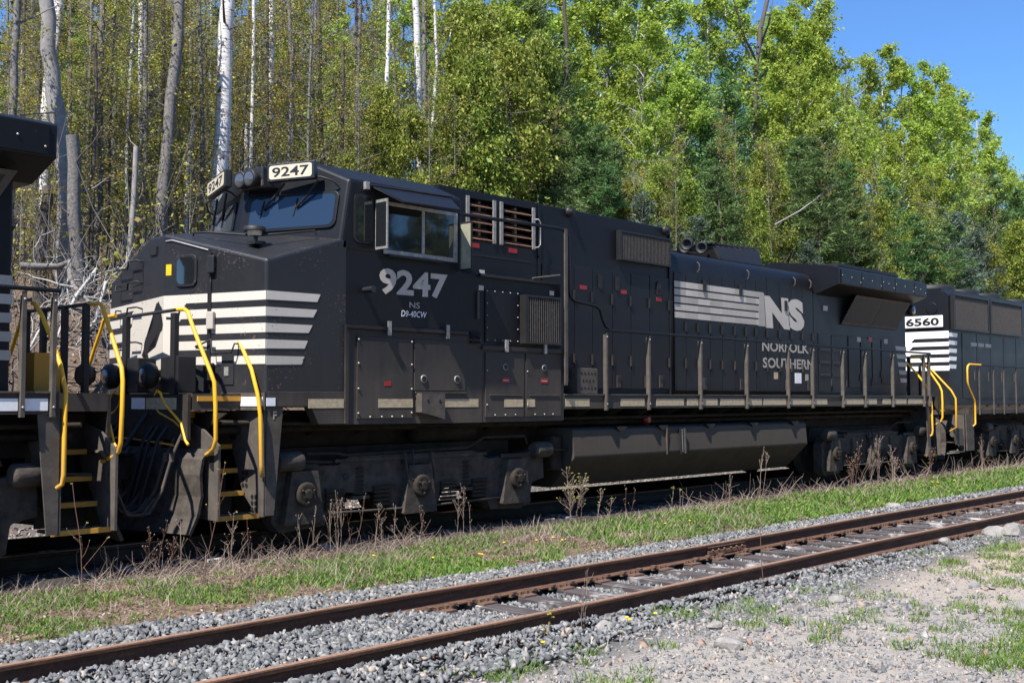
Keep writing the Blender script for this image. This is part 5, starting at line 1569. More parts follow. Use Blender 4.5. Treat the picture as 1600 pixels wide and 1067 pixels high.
# dandelions
pet = MB().lathe((0, 0, .0), 'z', [(-.004, .006), (0, .022), (.008, .018), (.011, .008)], 9)
me_pet = pet.mesh('flower_head', 'petal')
me_st = MB().tube([(0, 0, -.07), (.005, 0, -.03), (0, 0, -.003)], .003, 4).mesh('flower_stem', 'grass')
DL = [(588, -2.4, ''), (680, -2.75, ''), (752, -2.9, ''), (756, -2.95, ''), (790, -2.5, ''), (840, -2.6, ''), (866, -2.65, ''), (880, -2.85, ''), (1040, -2.7, ''), (1078, -2.7, ''), (1456, -2.4, ''), (1464, -2.5, ''), (1490, -2.5, ''), (980, -6.82, ''), (984, -6.9, ''), (1024, -6.9, ''), (850, -6.95, '')]
for i, (px, y, _) in enumerate(DL):
    x = at(px, y)
    z = float(hgt(x, y)) + .10
    e = empty('dandelion', (x, y, z), 'small yellow dandelion open among the green grass between the tracks' if y > -5 else 'small yellow dandelion open at the stony edge in front of the near rail', 'flower', 'dandelions in the grass' if y > -5 else 'dandelions by the near rail')
    s = 1.0 if x < 8 else 1.6
    for nm, me in (('flower_head', me_pet), ('flower_stem', me_st)):
        o = link(nm, me, e, at=(x, y, z)); o.scale = (s, s, 1)

# larger rocks
RK = [(944, -6.72, .19, 'pale angular rock against the near rail beside the dandelions'), (975, -6.70, .17, 'grey rock leaning on the pale one by the near rail'), (990, -6.62, .12, 'small rounded tan rock touching the near rail'),
      (1306, -7.55, .16, 'cracked grey rock lying in the dirt in front of the near rail'), (1115, -7.35, .13, 'flat pale stone half buried in front of the near rail'), (1135, -7.95, .17, 'long flat grey slab in the stony dirt'),
      (1555, -6.78, .30, 'tan boulder against the near rail under the rail joint'), (1580, -6.95, .38, 'wide grey boulder next to the tan one'), (1475, -6.62, .22, 'rounded tan rock leaning on the rail foot'), (1393, -3.65, .25, 'white flat stone at the edge of the far ballast'),
      (1258, -6.75, .12, 'bluish stone beside the near rail'), (1277, -6.72, .14, 'dark bluish stone next to the rail, larger than its neighbour'), (1590, -9.0, .2, 'blue-grey rock at the edge of the dirt among grass')]
for i, (px, y, s, lab) in enumerate(RK):
    r = random.Random(i + 300)
    bm = bmesh.new()
    bmesh.ops.create_icosphere(bm, subdivisions=2, radius=1)
    k = [(Vector((r.gauss(0, 1), r.gauss(0, 1), r.gauss(0, 1))).normalized(), r.uniform(.55, .85)) for _ in range(9)]
    for v in bm.verts:
        for n_, d_ in k:
            q = v.co.dot(n_)
            if q > d_: v.co -= n_ * (q - d_)
        v.co = Vector((v.co.x * s * .8, v.co.y * s * .55, v.co.z * s * .42))
    me = bpy.data.meshes.new('rock'); bm.to_mesh(me); bm.free(); me.materials.append(M['rock'])
    x = at(px, y)
    o = link('rock', me, None, at=(x, y, float(hgt(x, y)) + s * .12))
    o.rotation_euler = (0, 0, r.uniform(0, 3))
    tag(o, lab, 'rock', 'rocks beside the tracks')
# ------------------------------------------------------------------ the wood on the bank
M['bark_grey'] = island_mat('grey_bark', [(0, (.30, .27, .25)), (1, (.42, .385, .36))], scale=22, val=.6)
M['bark_brown'] = island_mat('brown_bark', [(0, (.12, .095, .078)), (1, (.19, .155, .13))], scale=12, val=.5)
M['twig'] = island_mat('grey_twig', [(0, (.13, .11, .10)), (1, (.26, .235, .215))], val=.15)
M['bark_pale'] = island_mat('pale_grey_bark', [(0, (.36, .33, .31)), (1, (.46, .43, .41))], scale=10, val=.4)
M['palebranch'] = island_mat('pale_branch', [(0, (.30, .29, .27)), (1, (.5, .48, .45))], val=.15)
def birch_mat():
    m, nt, b = new_mat('white_birch_bark')
    p = posn(nt)
    mp = nt.nodes.new('ShaderNodeMapping'); mp.inputs['Scale'].default_value = (3, 3, 22); nt.links.new(p, mp.inputs[0])
    n = noise(nt, mp.outputs[0], 1.3, 4, .7); n2 = noise(nt, p, 1.6, 4, .6); n3 = noise(nt, p, 5, 2, .5)
    c = mixc(nt, n2, (.52, .49, .46), (.70, .67, .65))
    c = mixc(nt, ramp(nt, n, [(.55, (0, 0, 0)), (.62, (1, 1, 1))]).outputs[0], c, (.12, .085, .075))
    c = mixc(nt, ramp(nt, n3, [(.64, (0, 0, 0)), (.70, (1, 1, 1))]).outputs[0], c, (.05, .045, .04))
    nt.links.new(c, b.inputs['Base Color']); b.inputs['Roughness'].default_value = .75
    return m
M['birch'] = birch_mat()
M['aspen'] = leaf_mat('spring_maple_leaf', [(0, (.15, .22, .03)), (.35, (.27, .37, .05)), (.75, (.38, .49, .08)), (1, (.50, .58, .13))], .5, objvar=.05)
M['budleaf'] = leaf_mat('opening_bud_leaf', [(0, (.15, .12, .03)), (.3, (.24, .22, .045)), (.6, (.35, .35, .065)), (.85, (.42, .42, .08)), (1, (.44, .29, .11))], .4, objvar=.12)
M['cedar'] = leaf_mat('cedar_spray', [(0, (.08, .115, .02)), (.4, (.19, .25, .04)), (.8, (.32, .37, .06)), (1, (.40, .34, .085))], .35, objvar=.10)
M['pine'] = leaf_mat('pine_needle', [(0, (.04, .085, .024)), (.5, (.095, .165, .05)), (1, (.18, .265, .09))], .25, objvar=.10)
M['spruce'] = leaf_mat('bluish_spruce_needle', [(0, (.045, .075, .05)), (.5, (.09, .135, .09)), (1, (.16, .20, .145))], .2, objvar=.10)

def leaf_quads(c, nrm_bias, L, Wd, seed, axis=None, jit=1.0):
    """rhombic leaves: centres c, random facing with a lean toward nrm_bias; axis, when given, is each leaf's long direction"""
    r = np.random.default_rng(seed)
    n = len(c)
    nn = r.normal(size=(n, 3)) + np.array(nrm_bias)
    nn /= np.linalg.norm(nn, axis=1)[:, None]
    u = r.normal(size=(n, 3)) * jit if axis is None else axis + r.normal(size=(n, 3)) * jit
    u -= nn * (u * nn).sum(1)[:, None]
    u /= np.linalg.norm(u, axis=1)[:, None] + 1e-9
    w = np.cross(nn, u)
    s = np.exp(r.normal(0, .33, n))[:, None]
    v = np.stack([c - u * L * s * .5, c + w * Wd * s * .5, c + u * L * s * .5, c - w * Wd * s * .5], 1).reshape(-1, 3)
    f = np.arange(n * 4).reshape(-1, 4)
    return v, f

def limb(r, p, d, L, n, droop=0., wob=.12):
    pts = [p]
    for _ in range(n):
        d = (d + Vector((r.gauss(0, wob), r.gauss(0, wob), r.gauss(0, wob) + droop))).normalized()
        pts.append(pts[-1] + d * (L / n))
    return pts

def broadleaf(seed, H=14, crown0=.35, spread=.30, nl=16, nb=7, leaves=7000, L=.17, cl=.32, mat_leaf='aspen', up=.75):
    """a deciduous tree in young leaf: trunk, limbs with side twigs, leaves gathered round the twigs"""
    r = random.Random(seed)
    tr, br = MB(), MB()
    pts = limb(r, Vector((0, 0, -.3)), Vector((0, 0, 1)), H * .96, 9, .25, .05)
    tr.tube(pts, H * .0085 + .02, 8, .02)
    tw = []
    for i in range(nl):
        t = crown0 + (1 - crown0) * (i + r.random()) / nl
        k = min(8, int(t * 9)); p = pts[k].lerp(pts[k + 1], t * 9 - k)
        a = i * 2.4 + r.uniform(-.5, .5)
        ln = H * spread * (1.05 - .75 * (t - crown0) / (1 - crown0)) * r.uniform(.7, 1.2)
        d = Vector((math.cos(a), math.sin(a), up * r.uniform(.5, 1.5))).normalized()
        lp = limb(r, p, d, ln, 5, .08)
        br.tube(lp, .018 + .014 * ln, 5, .008, cap=False)
        for j in range(nb):
            q = r.uniform(.3, 1) * 5; kk = min(4, int(q)); pp = lp[kk].lerp(lp[kk + 1], q - kk)
            d2 = (d * .6 + Vector((r.gauss(0, .7), r.gauss(0, .7), r.gauss(.3, .5)))).normalized()
            sp_ = limb(r, pp, d2, ln * r.uniform(.2, .45), 3, .05, .2)
            br.tube(sp_, .012, 3, .005, cap=False)
            tw += [sp_[1], sp_[2], sp_[3], sp_[3]]
        tw += lp[3:]
    tw = np.array([v[:] for v in tw])
    rr = np.random.default_rng(seed)
    c = tw[rr.integers(0, len(tw), leaves)] + rr.normal(size=(leaves, 3)) * cl * np.array([1, 1, .75])
    v, f = leaf_quads(c, (-.4, -.3, .7), L, L * .72, seed)
    return tr, br, np_mesh('crown', v, f, mat_leaf)

def pine(seed, H=15, leaves=9000, mat='pine', base=.12, spread=.24, plume=.5, L=.22):
    r = random.Random(seed)
    tr, br = MB(), MB()
    pts = limb(r, Vector((0, 0, -.3)), Vector((0, 0, 1)), H, 8, .3, .03)
    tr.tube(pts, H * .010 + .02, 8, .015)
    C, A = [], []
    z = base * H
    while z < H * .97:
        t = z / H
        for k in range(r.randint(4, 6)):
            a = r.uniform(0, 6.283)
            ln = H * spread * (1 - t) ** .75 * r.uniform(.55, 1.25) + .25
            d = Vector((math.cos(a), math.sin(a), .12 + .5 * t))
            i = min(7, int(t * 8)); p = pts[i].lerp(pts[i + 1], t * 8 - i)
            lp = limb(r, p, d.normalized(), ln, 5, .03, .09)
            br.tube(lp, .008 + .007 * ln, 4, .004, cap=False)
            for q in range(int(4 + ln * 5)):
                w = r.uniform(.22, 1) * 5; kk = min(4, int(w)); pp = lp[kk].lerp(lp[kk + 1], w - kk)
                side = Vector((-d.y, d.x, 0)).normalized() * r.gauss(0, .22 * ln * (1.1 - w / 6))
                C.append((pp + side + Vector((0, 0, r.gauss(.05, .08))))[:])
                A.append((d * .8 + side.normalized() * .5 + Vector((0, 0, .35)))[:])
        z += H * r.uniform(.038, .062)
    C, A = np.array(C), np.array(A)
    rr = np.random.default_rng(seed)
    k = rr.integers(0, len(C), leaves)
    c = C[k] + rr.normal(size=(leaves, 3)) * np.array([.17, .17, .10]) * plume * 2
    v, f = leaf_quads(c, (0, 0, .6), L, L * .16, seed, A[k], .55)
    return tr, br, np_mesh('crown', v, f, mat)

def cedar(seed, H=9, leaves=10000, mat='cedar', spread=.23, L=.105):
    """dense narrow evergreen, sprays hanging in ragged tiers"""
    r = random.Random(seed)
    tr, br = MB(), MB()
    pts = limb(r, Vector((0, 0, -.3)), Vector((0, 0, 1)), H, 8, .3, .03)
    tr.tube(pts, H * .010 + .02, 7, .015)
    C = []
    for i in range(int(H * 13)):
        t = .04 + .95 * r.random() ** 1.1
        k = min(7, int(t * 8)); p = pts[k].lerp(pts[k + 1], t * 8 - k)
        a = r.uniform(0, 6.283)
        ln = H * spread * (1.02 - t) ** .7 * r.uniform(.55, 1.2) + .12
        lp = limb(r, p, Vector((math.cos(a), math.sin(a), .15)).normalized(), ln, 4, -.03, .1)
        if i % 3 == 0: br.tube(lp, .006 + .005 * ln, 3, .003, cap=False)
        for q in range(5):
            w = r.uniform(.35, 1) * 4; kk = min(3, int(w)); C.append(lp[kk].lerp(lp[kk + 1], w - kk)[:])
    C = np.array(C)
    rr = np.random.default_rng(seed)
    c = C[rr.integers(0, len(C), leaves)] + rr.normal(size=(leaves, 3)) * np.array([.19, .19, .17])
    ax = np.tile(np.array([0, 0, -1.0]), (leaves, 1)) + (c * np.array([1, 1, 0])) * .6
    v, f = leaf_quads(c, (-.2, -.2, .1), L, L * .5, seed, ax, .5)
    return tr, br, np_mesh('crown', v, f, mat)

def bare_twigs(seed, H, c0, nl, leaves, L=.075, spread=.16, cl=.22, twigr=.006, leafmat='budleaf'):
    """upper limbs of a slender forest tree with fine twigs and opening buds; unit trunk supplied separately"""
    r = random.Random(seed)
    br = MB()
    tw = []
    for i in range(nl):
        t = c0 + (1 - c0) * (i + r.random()) / nl
        a = r.uniform(0, 6.283)
        ln = H * spread * r.uniform(.5, 1.2) * (1.15 - .6 * t)
        d = Vector((math.cos(a), math.sin(a), r.uniform(.2, 1.1))).normalized()
        lp = limb(r, Vector((0, 0, t * H)), d, ln, 5, .04, .14)
        br.tube(lp, .009 + .006 * ln, 4, .005, cap=False)
        for j in range(10):
            q = r.uniform(.2, 1) * 5; k = min(4, int(q)); p = lp[k].lerp(lp[k + 1], q - k)
            d2 = (d * .5 + Vector((r.gauss(0, .7), r.gauss(0, .7), r.gauss(.2, .5)))).normalized()
            sp_ = limb(r, p, d2, ln * r.uniform(.2, .5), 3, .03, .2)
            br.tube(sp_, twigr, 3, twigr * .5, cap=False)
            tw += [sp_[1], sp_[2], sp_[3]]
    tw = np.array([v[:] for v in tw])
    rr = np.random.default_rng(seed)
    if leaves:
        c = tw[rr.integers(0, len(tw), leaves)] + rr.normal(size=(leaves, 3)) * cl
        v, f = leaf_quads(c, (-.3, -.3, .5), L, L * .75, seed)
        return br, np_mesh('crown', v, f, leafmat)
    return br, None

PROTO = {}
def proto(kind, seed):
    key = (kind, seed)
    if key not in PROTO:
        if kind == 'maple':
            t, b, c = broadleaf(seed, 14, .30, .27, 22, 10, 14000, .115, .15)
            PROTO[key] = (14, t.mesh('trunk', 'bark_grey'), b.mesh('branches', 'palebranch'), c)
        elif kind == 'poplar':
            t, b, c = broadleaf(seed, 15, .42, .22, 20, 10, 11000, .115, .14)
            PROTO[key] = (15, t.mesh('trunk', 'birch'), b.mesh('branches', 'palebranch'), c)
        elif kind == 'pine':
            t, b, c = pine(seed, 15, 15000, 'pine', .10, .25, .55, .30)
            PROTO[key] = (15, t.mesh('trunk', 'bark_brown'), b.mesh('branches', 'bark_brown'), c)
        elif kind == 'spruce':
            t, b, c = pine(seed, 10, 12000, 'spruce', .04, .26, .5, .26)
            PROTO[key] = (10, t.mesh('trunk', 'bark_brown'), b.mesh('branches', 'bark_brown'), c)
        elif kind == 'cedar':
            t, b, c = cedar(seed, 9, 24000)
            PROTO[key] = (9, t.mesh('trunk', 'bark_grey'), b.mesh('branches', 'twig'), c)
        elif kind == 'bare':
            t, b, c = broadleaf(seed, 14, .35, .22, 16, 8, 300, .1, .2)
            PROTO[key] = (14, t.mesh('trunk', 'bark_grey'), b.mesh('branches', 'palebranch'), None)
        elif kind == 'bud':
            b, c = bare_twigs(seed, 14, .16, 40, 3000, .078, .16, .11)
            PROTO[key] = (14, None, b.mesh('branches', 'twig'), c)
    return PROTO[key]

LAND = [(0, "the cropped locomotive's overhang"), (95, 'the gap before the nose'), (235, 'the white striped nose'), (320, 'the two number boards'), (500, 'the cab roof'), (610, 'the sun awning'),
        (715, 'the brown louvres'), (850, 'the flat middle hood'), (950, 'the ribbed hood grille'), (1045, 'the horns'), (1120, 'the exhaust housing'), (1200, 'the radiator front face'), (1310, 'the radiator overhang panels'), (1420, 'the 6560 number board'), (1490, 'the trailing locomotive roof')]
def landmark(px):
    return [n for p, n in LAND if p <= max(px, 0)][-1]
def rank(y):
    return 'at the wood edge' if y < 10.5 else ('in second rank' if y < 15 else ('deep inside' if y < 23 else 'far upslope'))
USED = set()
def unique(base, tails):
    for t in tails:
        l = (base + t).strip()
        if l not in USED:
            USED.add(l)
            return l
    return None

def put_parts(root, loc, parts, scale, rz, lean=(0, 0)):
    for nm, me in parts:
        if me is None:
            continue
        o = bpy.data.objects.new(nm, me)
        COL.objects.link(o)
        o.parent = root
        o.scale = scale if isinstance(scale, tuple) else (scale,) * 3
        o.rotation_euler = (lean[0], lean[1], rz)

WORDS = {'maple': ('broadleaf_tree', 'bright green maple'), 'poplar': ('broadleaf_tree', 'white stemmed poplar'), 'pine': ('pine_tree', 'dark feathery pine'),
         'spruce': ('spruce_tree', 'blue grey spruce'), 'cedar': ('cedar_tree', 'dense olive cedar'), 'bare': ('bare_tree', 'leafless grey tree')}
def tree(kind, seed, px, y, top, wide=1.0, note=''):
    """plant a tree whose tip reaches the height that shows at row `top` of the photograph"""
    x = at(px, y)
    z0 = float(hgt(x, y))
    dist = (2433 - px) * math.cos(ALPHA) / (y + 13.0)
    H = 1.687 + (623 - top) / dist - z0
    h0, t, b, c = proto(kind, seed)
    s = H / h0
    nm, wd = WORDS[kind]
    size = 'low ' if H < 7 else ('tall ' if H > 15 else '')
    base = f"{size}{wd} {rank(y)} above {landmark(px)}"
    r = random.Random(hash((kind, px, y)) & 0xffff)
    lab = unique(base, ['', ', narrow and upright', ', wide and ragged', ', well spaced', ', half hidden', ', thin topped', ', bushy topped']) if not note else note
    root = empty(nm, (x, y, z0), lab, 'tree', 'trees of the wood behind the train')
    put_parts(root, None, [('trunk', t), ('branches', b), ('crown', c)], (s * wide, s * wide, s), (px * .37 + y) % 6.28, (0, 0))
    return root

def pole(px_pts, y, r0, mat, label=None, bud=None, budh=None, top=None, cat='tree', name='slender_tree', stubs=0, seed=0, free=False, forks=()):
    """a forest trunk given by where it shows (column, row) from the bottom up, standing on the line y"""
    r = random.Random(seed)
    x0 = at(px_pts[0][0], y)
    z0 = float(hgt(x0, y))
    P = []
    for px, row in px_pts:
        d = (2433 - px) * math.cos(ALPHA) / (y + 13.0)
        P.append(Vector((at(px, y), y, 1.687 + (623 - row) / d)))
    if P[0].z > z0 and not free: P.insert(0, Vector((P[0].x, y, z0 - .3)))
    # refine with small wobble
    Q = [P[0]]
    for a, b in zip(P, P[1:]):
        n = max(2, int((b - a).length / 1.2))
        for k in range(1, n + 1):
            q = a.lerp(b, k / n)
            if k < n: q += Vector((r.gauss(0, r0 * .22), r.gauss(0, r0 * .22), 0))
            Q.append(q)
    base = Vector((x0, y, z0))
    root = empty(name, base, label, cat, 'trees of the wood behind the train')
    mb = MB().tube(Q, r0, 8, r0 * .8 if top is None else top)
    mb.ob('trunk', mat, root)
    for fk in forks:
        L_ = []
        for px, row in fk:
            d = (2433 - px) * math.cos(ALPHA) / (y + 13.0)
            L_.append(Vector((at(px, y), y + .1 * len(L_), 1.687 + (623 - row) / d)))
        MB().tube(L_, r0 * .55, 6, r0 * .2).ob('limb', mat, root)
    if stubs:
        sb = MB()
        for _ in range(stubs):
            q = Q[r.randint(2, len(Q) - 1)]
            a = r.uniform(0, 6.28)
            lp = limb(r, q, Vector((math.cos(a), math.sin(a), r.uniform(-.1, .8))).normalized(), r.uniform(.4, 2.0), 4, .02, .2)
            sb.tube(lp, r0 * .16 + .006, 4, .004, cap=False)
        sb.ob('dead_branch', 'twig' if mat != 'birch' else 'bark_brown', root)['kind'] = 'stuff'
    if bud is not None:
        h0, _, b, c = proto('bud', bud)
        H = Q[-1].z - z0
        s = max(.45, min(1.6, H / h0))
        for nm, me in (('branches', b), ('crown', c)):
            o = bpy.data.objects.new(nm, me); COL.objects.link(o); o.parent = root
            o.scale = (s, s, H / h0)
            if nm == 'branches': o['kind'] = 'stuff'
            # follow the trunk's lean
            dx = (Q[-1] - base); o.rotation_euler = (-dx.y / dx.z if dx.z else 0, dx.x / dx.z if dx.z else 0, r.uniform(0, 6.28))
    return root

# named trunks one can pick out in the photograph
pole([(300, 300), (340, 290), (347, 120), (353, -40)][1:], 9.5, .205, 'birch', 'thick white birch trunk rising just behind the number boards', None, stubs=2, seed=1)
pole([(333, 300), (341, 180), (349, 20)], 10.6, .07, 'birch', 'thin white birch pressed against the thick birch behind the number boards', 1, seed=2)
pole([(421, 330), (420, 200), (418, -30)], 11, .11, 'birch', 'slim white birch straight above the numbered board in front of the cab', 2, stubs=3, seed=3)
pole([(251, 370), (253, 280), (262, 150), (274, -30)], 9.2, .15, 'bark_grey', 'crooked grey trunk rising behind the nose, darkest of the thick trunks', 3, stubs=6, seed=4)
pole([(100, 330), (90, 230), (76, 140), (66, 70), (58, -30)], 9.5, .19, 'bark_pale', 'thick grey leaning trunk above the overhang of the cropped locomotive', None, stubs=4, seed=5)
pole([(64, 220), (70, 100), (82, 0), (85, -40)], 9.9, .12, 'birch', 'pale forked trunk crossing behind the thick leaning one', 4, seed=6)
pole([(128, 470), (118, 380), (112, 300), (108, 208)], 8.2, .14, 'bark_grey', 'broken-topped grey snag standing on the bank ahead of the nose', None, stubs=5, seed=7, top=.13, cat='dead tree', name='dead_tree')
pole([(200, 400), (206, 320), (209, 226)], 8.8, .06, 'bark_pale', 'short snapped-off white birch stub on the bank ahead of the nose', None, seed=8, top=.06, stubs=2, cat='dead tree', name='dead_tree')
pole([(12, 180), (13, 90), (17, -30)], 9.0, .09, 'bark_grey', 'grey trunk at the very edge of the photo above the cropped locomotive', 5, stubs=3, seed=9)
pole([(62, 420), (66, 330), (70, 290)], 8.5, .13, 'bark_brown', 'dark trunk seen through the gap beside the cropped locomotive', 1, seed=10)
pole([(148, 400), (154, 250), (151, 120), (152, -30)], 10, .075, 'bark_grey', 'straight thin grey trunk in line with the front end rail', 2, stubs=6, seed=11)
pole([(176, 420), (174, 260), (172, 90), (176, -20)], 11.5, .07, 'bark_grey', 'thin grey trunk beside the snapped birch stub', 3, stubs=5, seed=12)
pole([(217, 380), (218, 250), (214, 110), (213, -20)], 10.5, .075, 'birch', 'thin whitish trunk just behind the snapped birch stub', 4, stubs=4, seed=13)
pole([(190, 430), (204, 330), (199, 190), (197, 140)], 9.8, .055, 'bark_grey', 'wavy sapling trunk ending beneath the canopy ahead of the nose', 5, seed=14)
pole([(243, 380), (249, 230), (250, 110), (247, -20)], 10.5, .06, 'bark_brown', 'thin dark trunk hugging the crooked grey trunk', 1, seed=15)
pole([(272, 360), (275, 200), (282, 120), (270, -20)], 11.2, .06, 'bark_grey', 'thin grey trunk between the crooked trunk and the thick birch', 2, stubs=4, seed=16)
pole([(287, 380), (290, 270), (300, 160)], 9.7, .075, 'birch', 'mottled pale trunk behind the left number board', 3, seed=17, top=.03)
pole([(385, 290), (384, 240), (384, 190)], 11, .07, 'birch', 'reddish-white broken trunk between the number boards and headlights', None, seed=18, top=.06, cat='dead tree', name='dead_tree')
pole([(459, 260), (455, 120), (447, -20)], 11.5, .065, 'bark_grey', 'thin grey leaning trunk above the near number board', 4, stubs=7, seed=19)
pole([(504, 260), (498, 130), (492, -30)], 12, .075, 'bark_brown', 'dark trunk with a slanting limb above the cab front', 5, stubs=8, seed=20, forks=[[(502, 165), (528, 142), (548, 118)], [(500, 190), (470, 175), (445, 172)]])
pole([(606, 300), (604, 180), (605, 90), (606, -30)], 10.5, .075, 'birch', 'slender white birch above the rear of the cab roof', 1, stubs=3, seed=21)
pole([(654, 300), (656, 180), (652, 70), (648, -20)], 10.8, .12, 'birch', 'peeling white and tan trunk above the sun awning', None, stubs=2, seed=22)
pole([(667, 300), (664, 160), (663, -20)], 11.4, .09, 'bark_grey', 'grey trunk close behind the peeling white one', 2, seed=23)
pole([(672, 260), (677, 180), (683, 90), (678, -30)], 12, .055, 'birch', 'thin white stem with a curved fork above the sun awning', None, stubs=3, seed=24, forks=[[(682, 88), (697, 72), (709, 55), (716, 35)]])
pole([(736, 330), (736, 230), (738, 120), (740, 80)], 8.9, .06, 'bark_grey', 'bare grey pole with dead side twigs in front of the cedars', None, stubs=14, seed=25, top=.02)
pole([(906, 170), (907, 60), (909, -30)], 18, .10, 'birch', 'white birch trunk high over the middle of the hood', None, stubs=4, seed=26)
pole([(943, 130), (945, 60), (946, -20)], 19, .075, 'birch', 'thin white trunk high over the ribbed grille', None, stubs=3, seed=27)
pole([(889, 90), (888, 40), (886, -30)], 14, .08, 'bark_brown', 'dark trunk beside the white birch high over the hood', None, stubs=3, seed=28)
pole([(1112, 170), (1116, 80), (1121, -30)], 18, .10, 'birch', 'pale trunk with reddish patches high over the exhaust housing', None, stubs=6, seed=29)
pole([(1187, 160), (1190, 90), (1196, 40), (1208, -10)], 15, .13, 'bark_brown', 'dark forked trunk on the skyline over the radiator overhang', None, stubs=9, seed=30, forks=[[(1190, 90), (1176, 55), (1168, 15), (1160, -20)], [(1189, 110), (1178, 70), (1172, 40)], [(1192, 75), (1212, 30), (1222, -10)], [(1188, 125), (1204, 110), (1215, 95)]])
pole([(1215, 350), (1255, 328), (1280, 310), (1306, 285)], 7.9, .032, 'bark_pale', 'fallen pale pole slanting across the pines over the radiator overhang', None, seed=31, free=True, cat='dead tree', name='dead_tree')
pole([(1545, 270), (1549, 330), (1552, 300)][::2], 13, .07, 'palebranch', None, None, seed=32) if False else None
# thinner trunks filling the wood behind the nose
rr_ = random.Random(77)
slots = [8, 24, 36, 48, 88, 128, 140, 162, 184, 194, 226, 236, 262, 294, 308, 316, 328, 366, 376, 398, 408, 432, 446, 470, 482, 516, 530, 546, 562, 578, 592, 622, 638, 692, 708, 18, 58, 104, 136, 168, 222, 266, 302, 322, 360, 392, 414, 438, 488, 556]
for i, px in enumerate(slots):
    y = rr_.choice([9.6, 11, 12.5, 14, 16, 18, 20]) + rr_.uniform(-.6, .6)
    ln = rr_.uniform(-14, 14)
    tone = rr_.choice(['bark_grey', 'bark_grey', 'bark_grey', 'bark_brown', 'bark_brown', 'birch'] if i % 2 else ['bark_grey', 'bark_brown'])
    pts = [(px, 420), (px + ln * .4 + rr_.uniform(-4, 4), 200), (px + ln, -30 if rr_.random() < .8 else 60)]
    word = {'bark_grey': 'grey', 'bark_brown': 'dark brown', 'birch': 'whitish'}[tone]
    pose = 'upright' if abs(ln) < 4 else ('leaning forward' if ln < 0 else 'leaning back')
    lab = unique(f"slim {word} trunk {pose} {rank(y)} above {landmark(px)}", ['', ', thinner', ', thickest there', ', twiggiest'])
    pole(pts, y, rr_.uniform(.035, .068), tone, lab, 1 + i % 5, stubs=rr_.randint(2, 6), seed=200 + i)

for i, (px, y, top, lab) in enumerate([(676, 8.9, 110, 'spindly budding sapling before the cedars above the sun awning'), (712, 8.6, 140, 'spindly budding sapling before the cedars above the first brown louvre'), (762, 8.5, 90, 'spindly budding sapling before the cedars above the second brown louvre'),
        (806, 8.7, 150, 'spindly budding sapling before the dense cedars at the hood front'), (560, 9.0, 120, 'spindly budding sapling above the middle of the cab roof'), (866, 8.6, 170, 'budding sapling between the cedars and the pines above the hood'), (1000, 8.4, 250, 'budding sapling in front of the bluish spruce near the horns'),
        (1060, 8.6, 200, 'budding sapling rising right behind the horns'), (1150, 8.5, 190, 'budding sapling behind the exhaust housing'), (1210, 8.4, 220, 'budding sapling by the slanting pale pole'), (1300, 8.8, 230, 'budding sapling above the first outer radiator panel'), (1365, 8.5, 260, 'budding sapling above the last outer radiator panel'), (1450, 8.6, 290, 'budding sapling above the 6560 number board'), (1545, 9.2, 280, 'budding sapling above the trailing locomotive grilles')]):
    pole([(px, 400), (px + (i % 3 - 1) * 4, (400 + top) / 2), (px + (i % 3 - 1) * 6, top)], y, .03, 'bark_grey', lab, 1 + i % 5, stubs=3, seed=500 + i, top=.01)
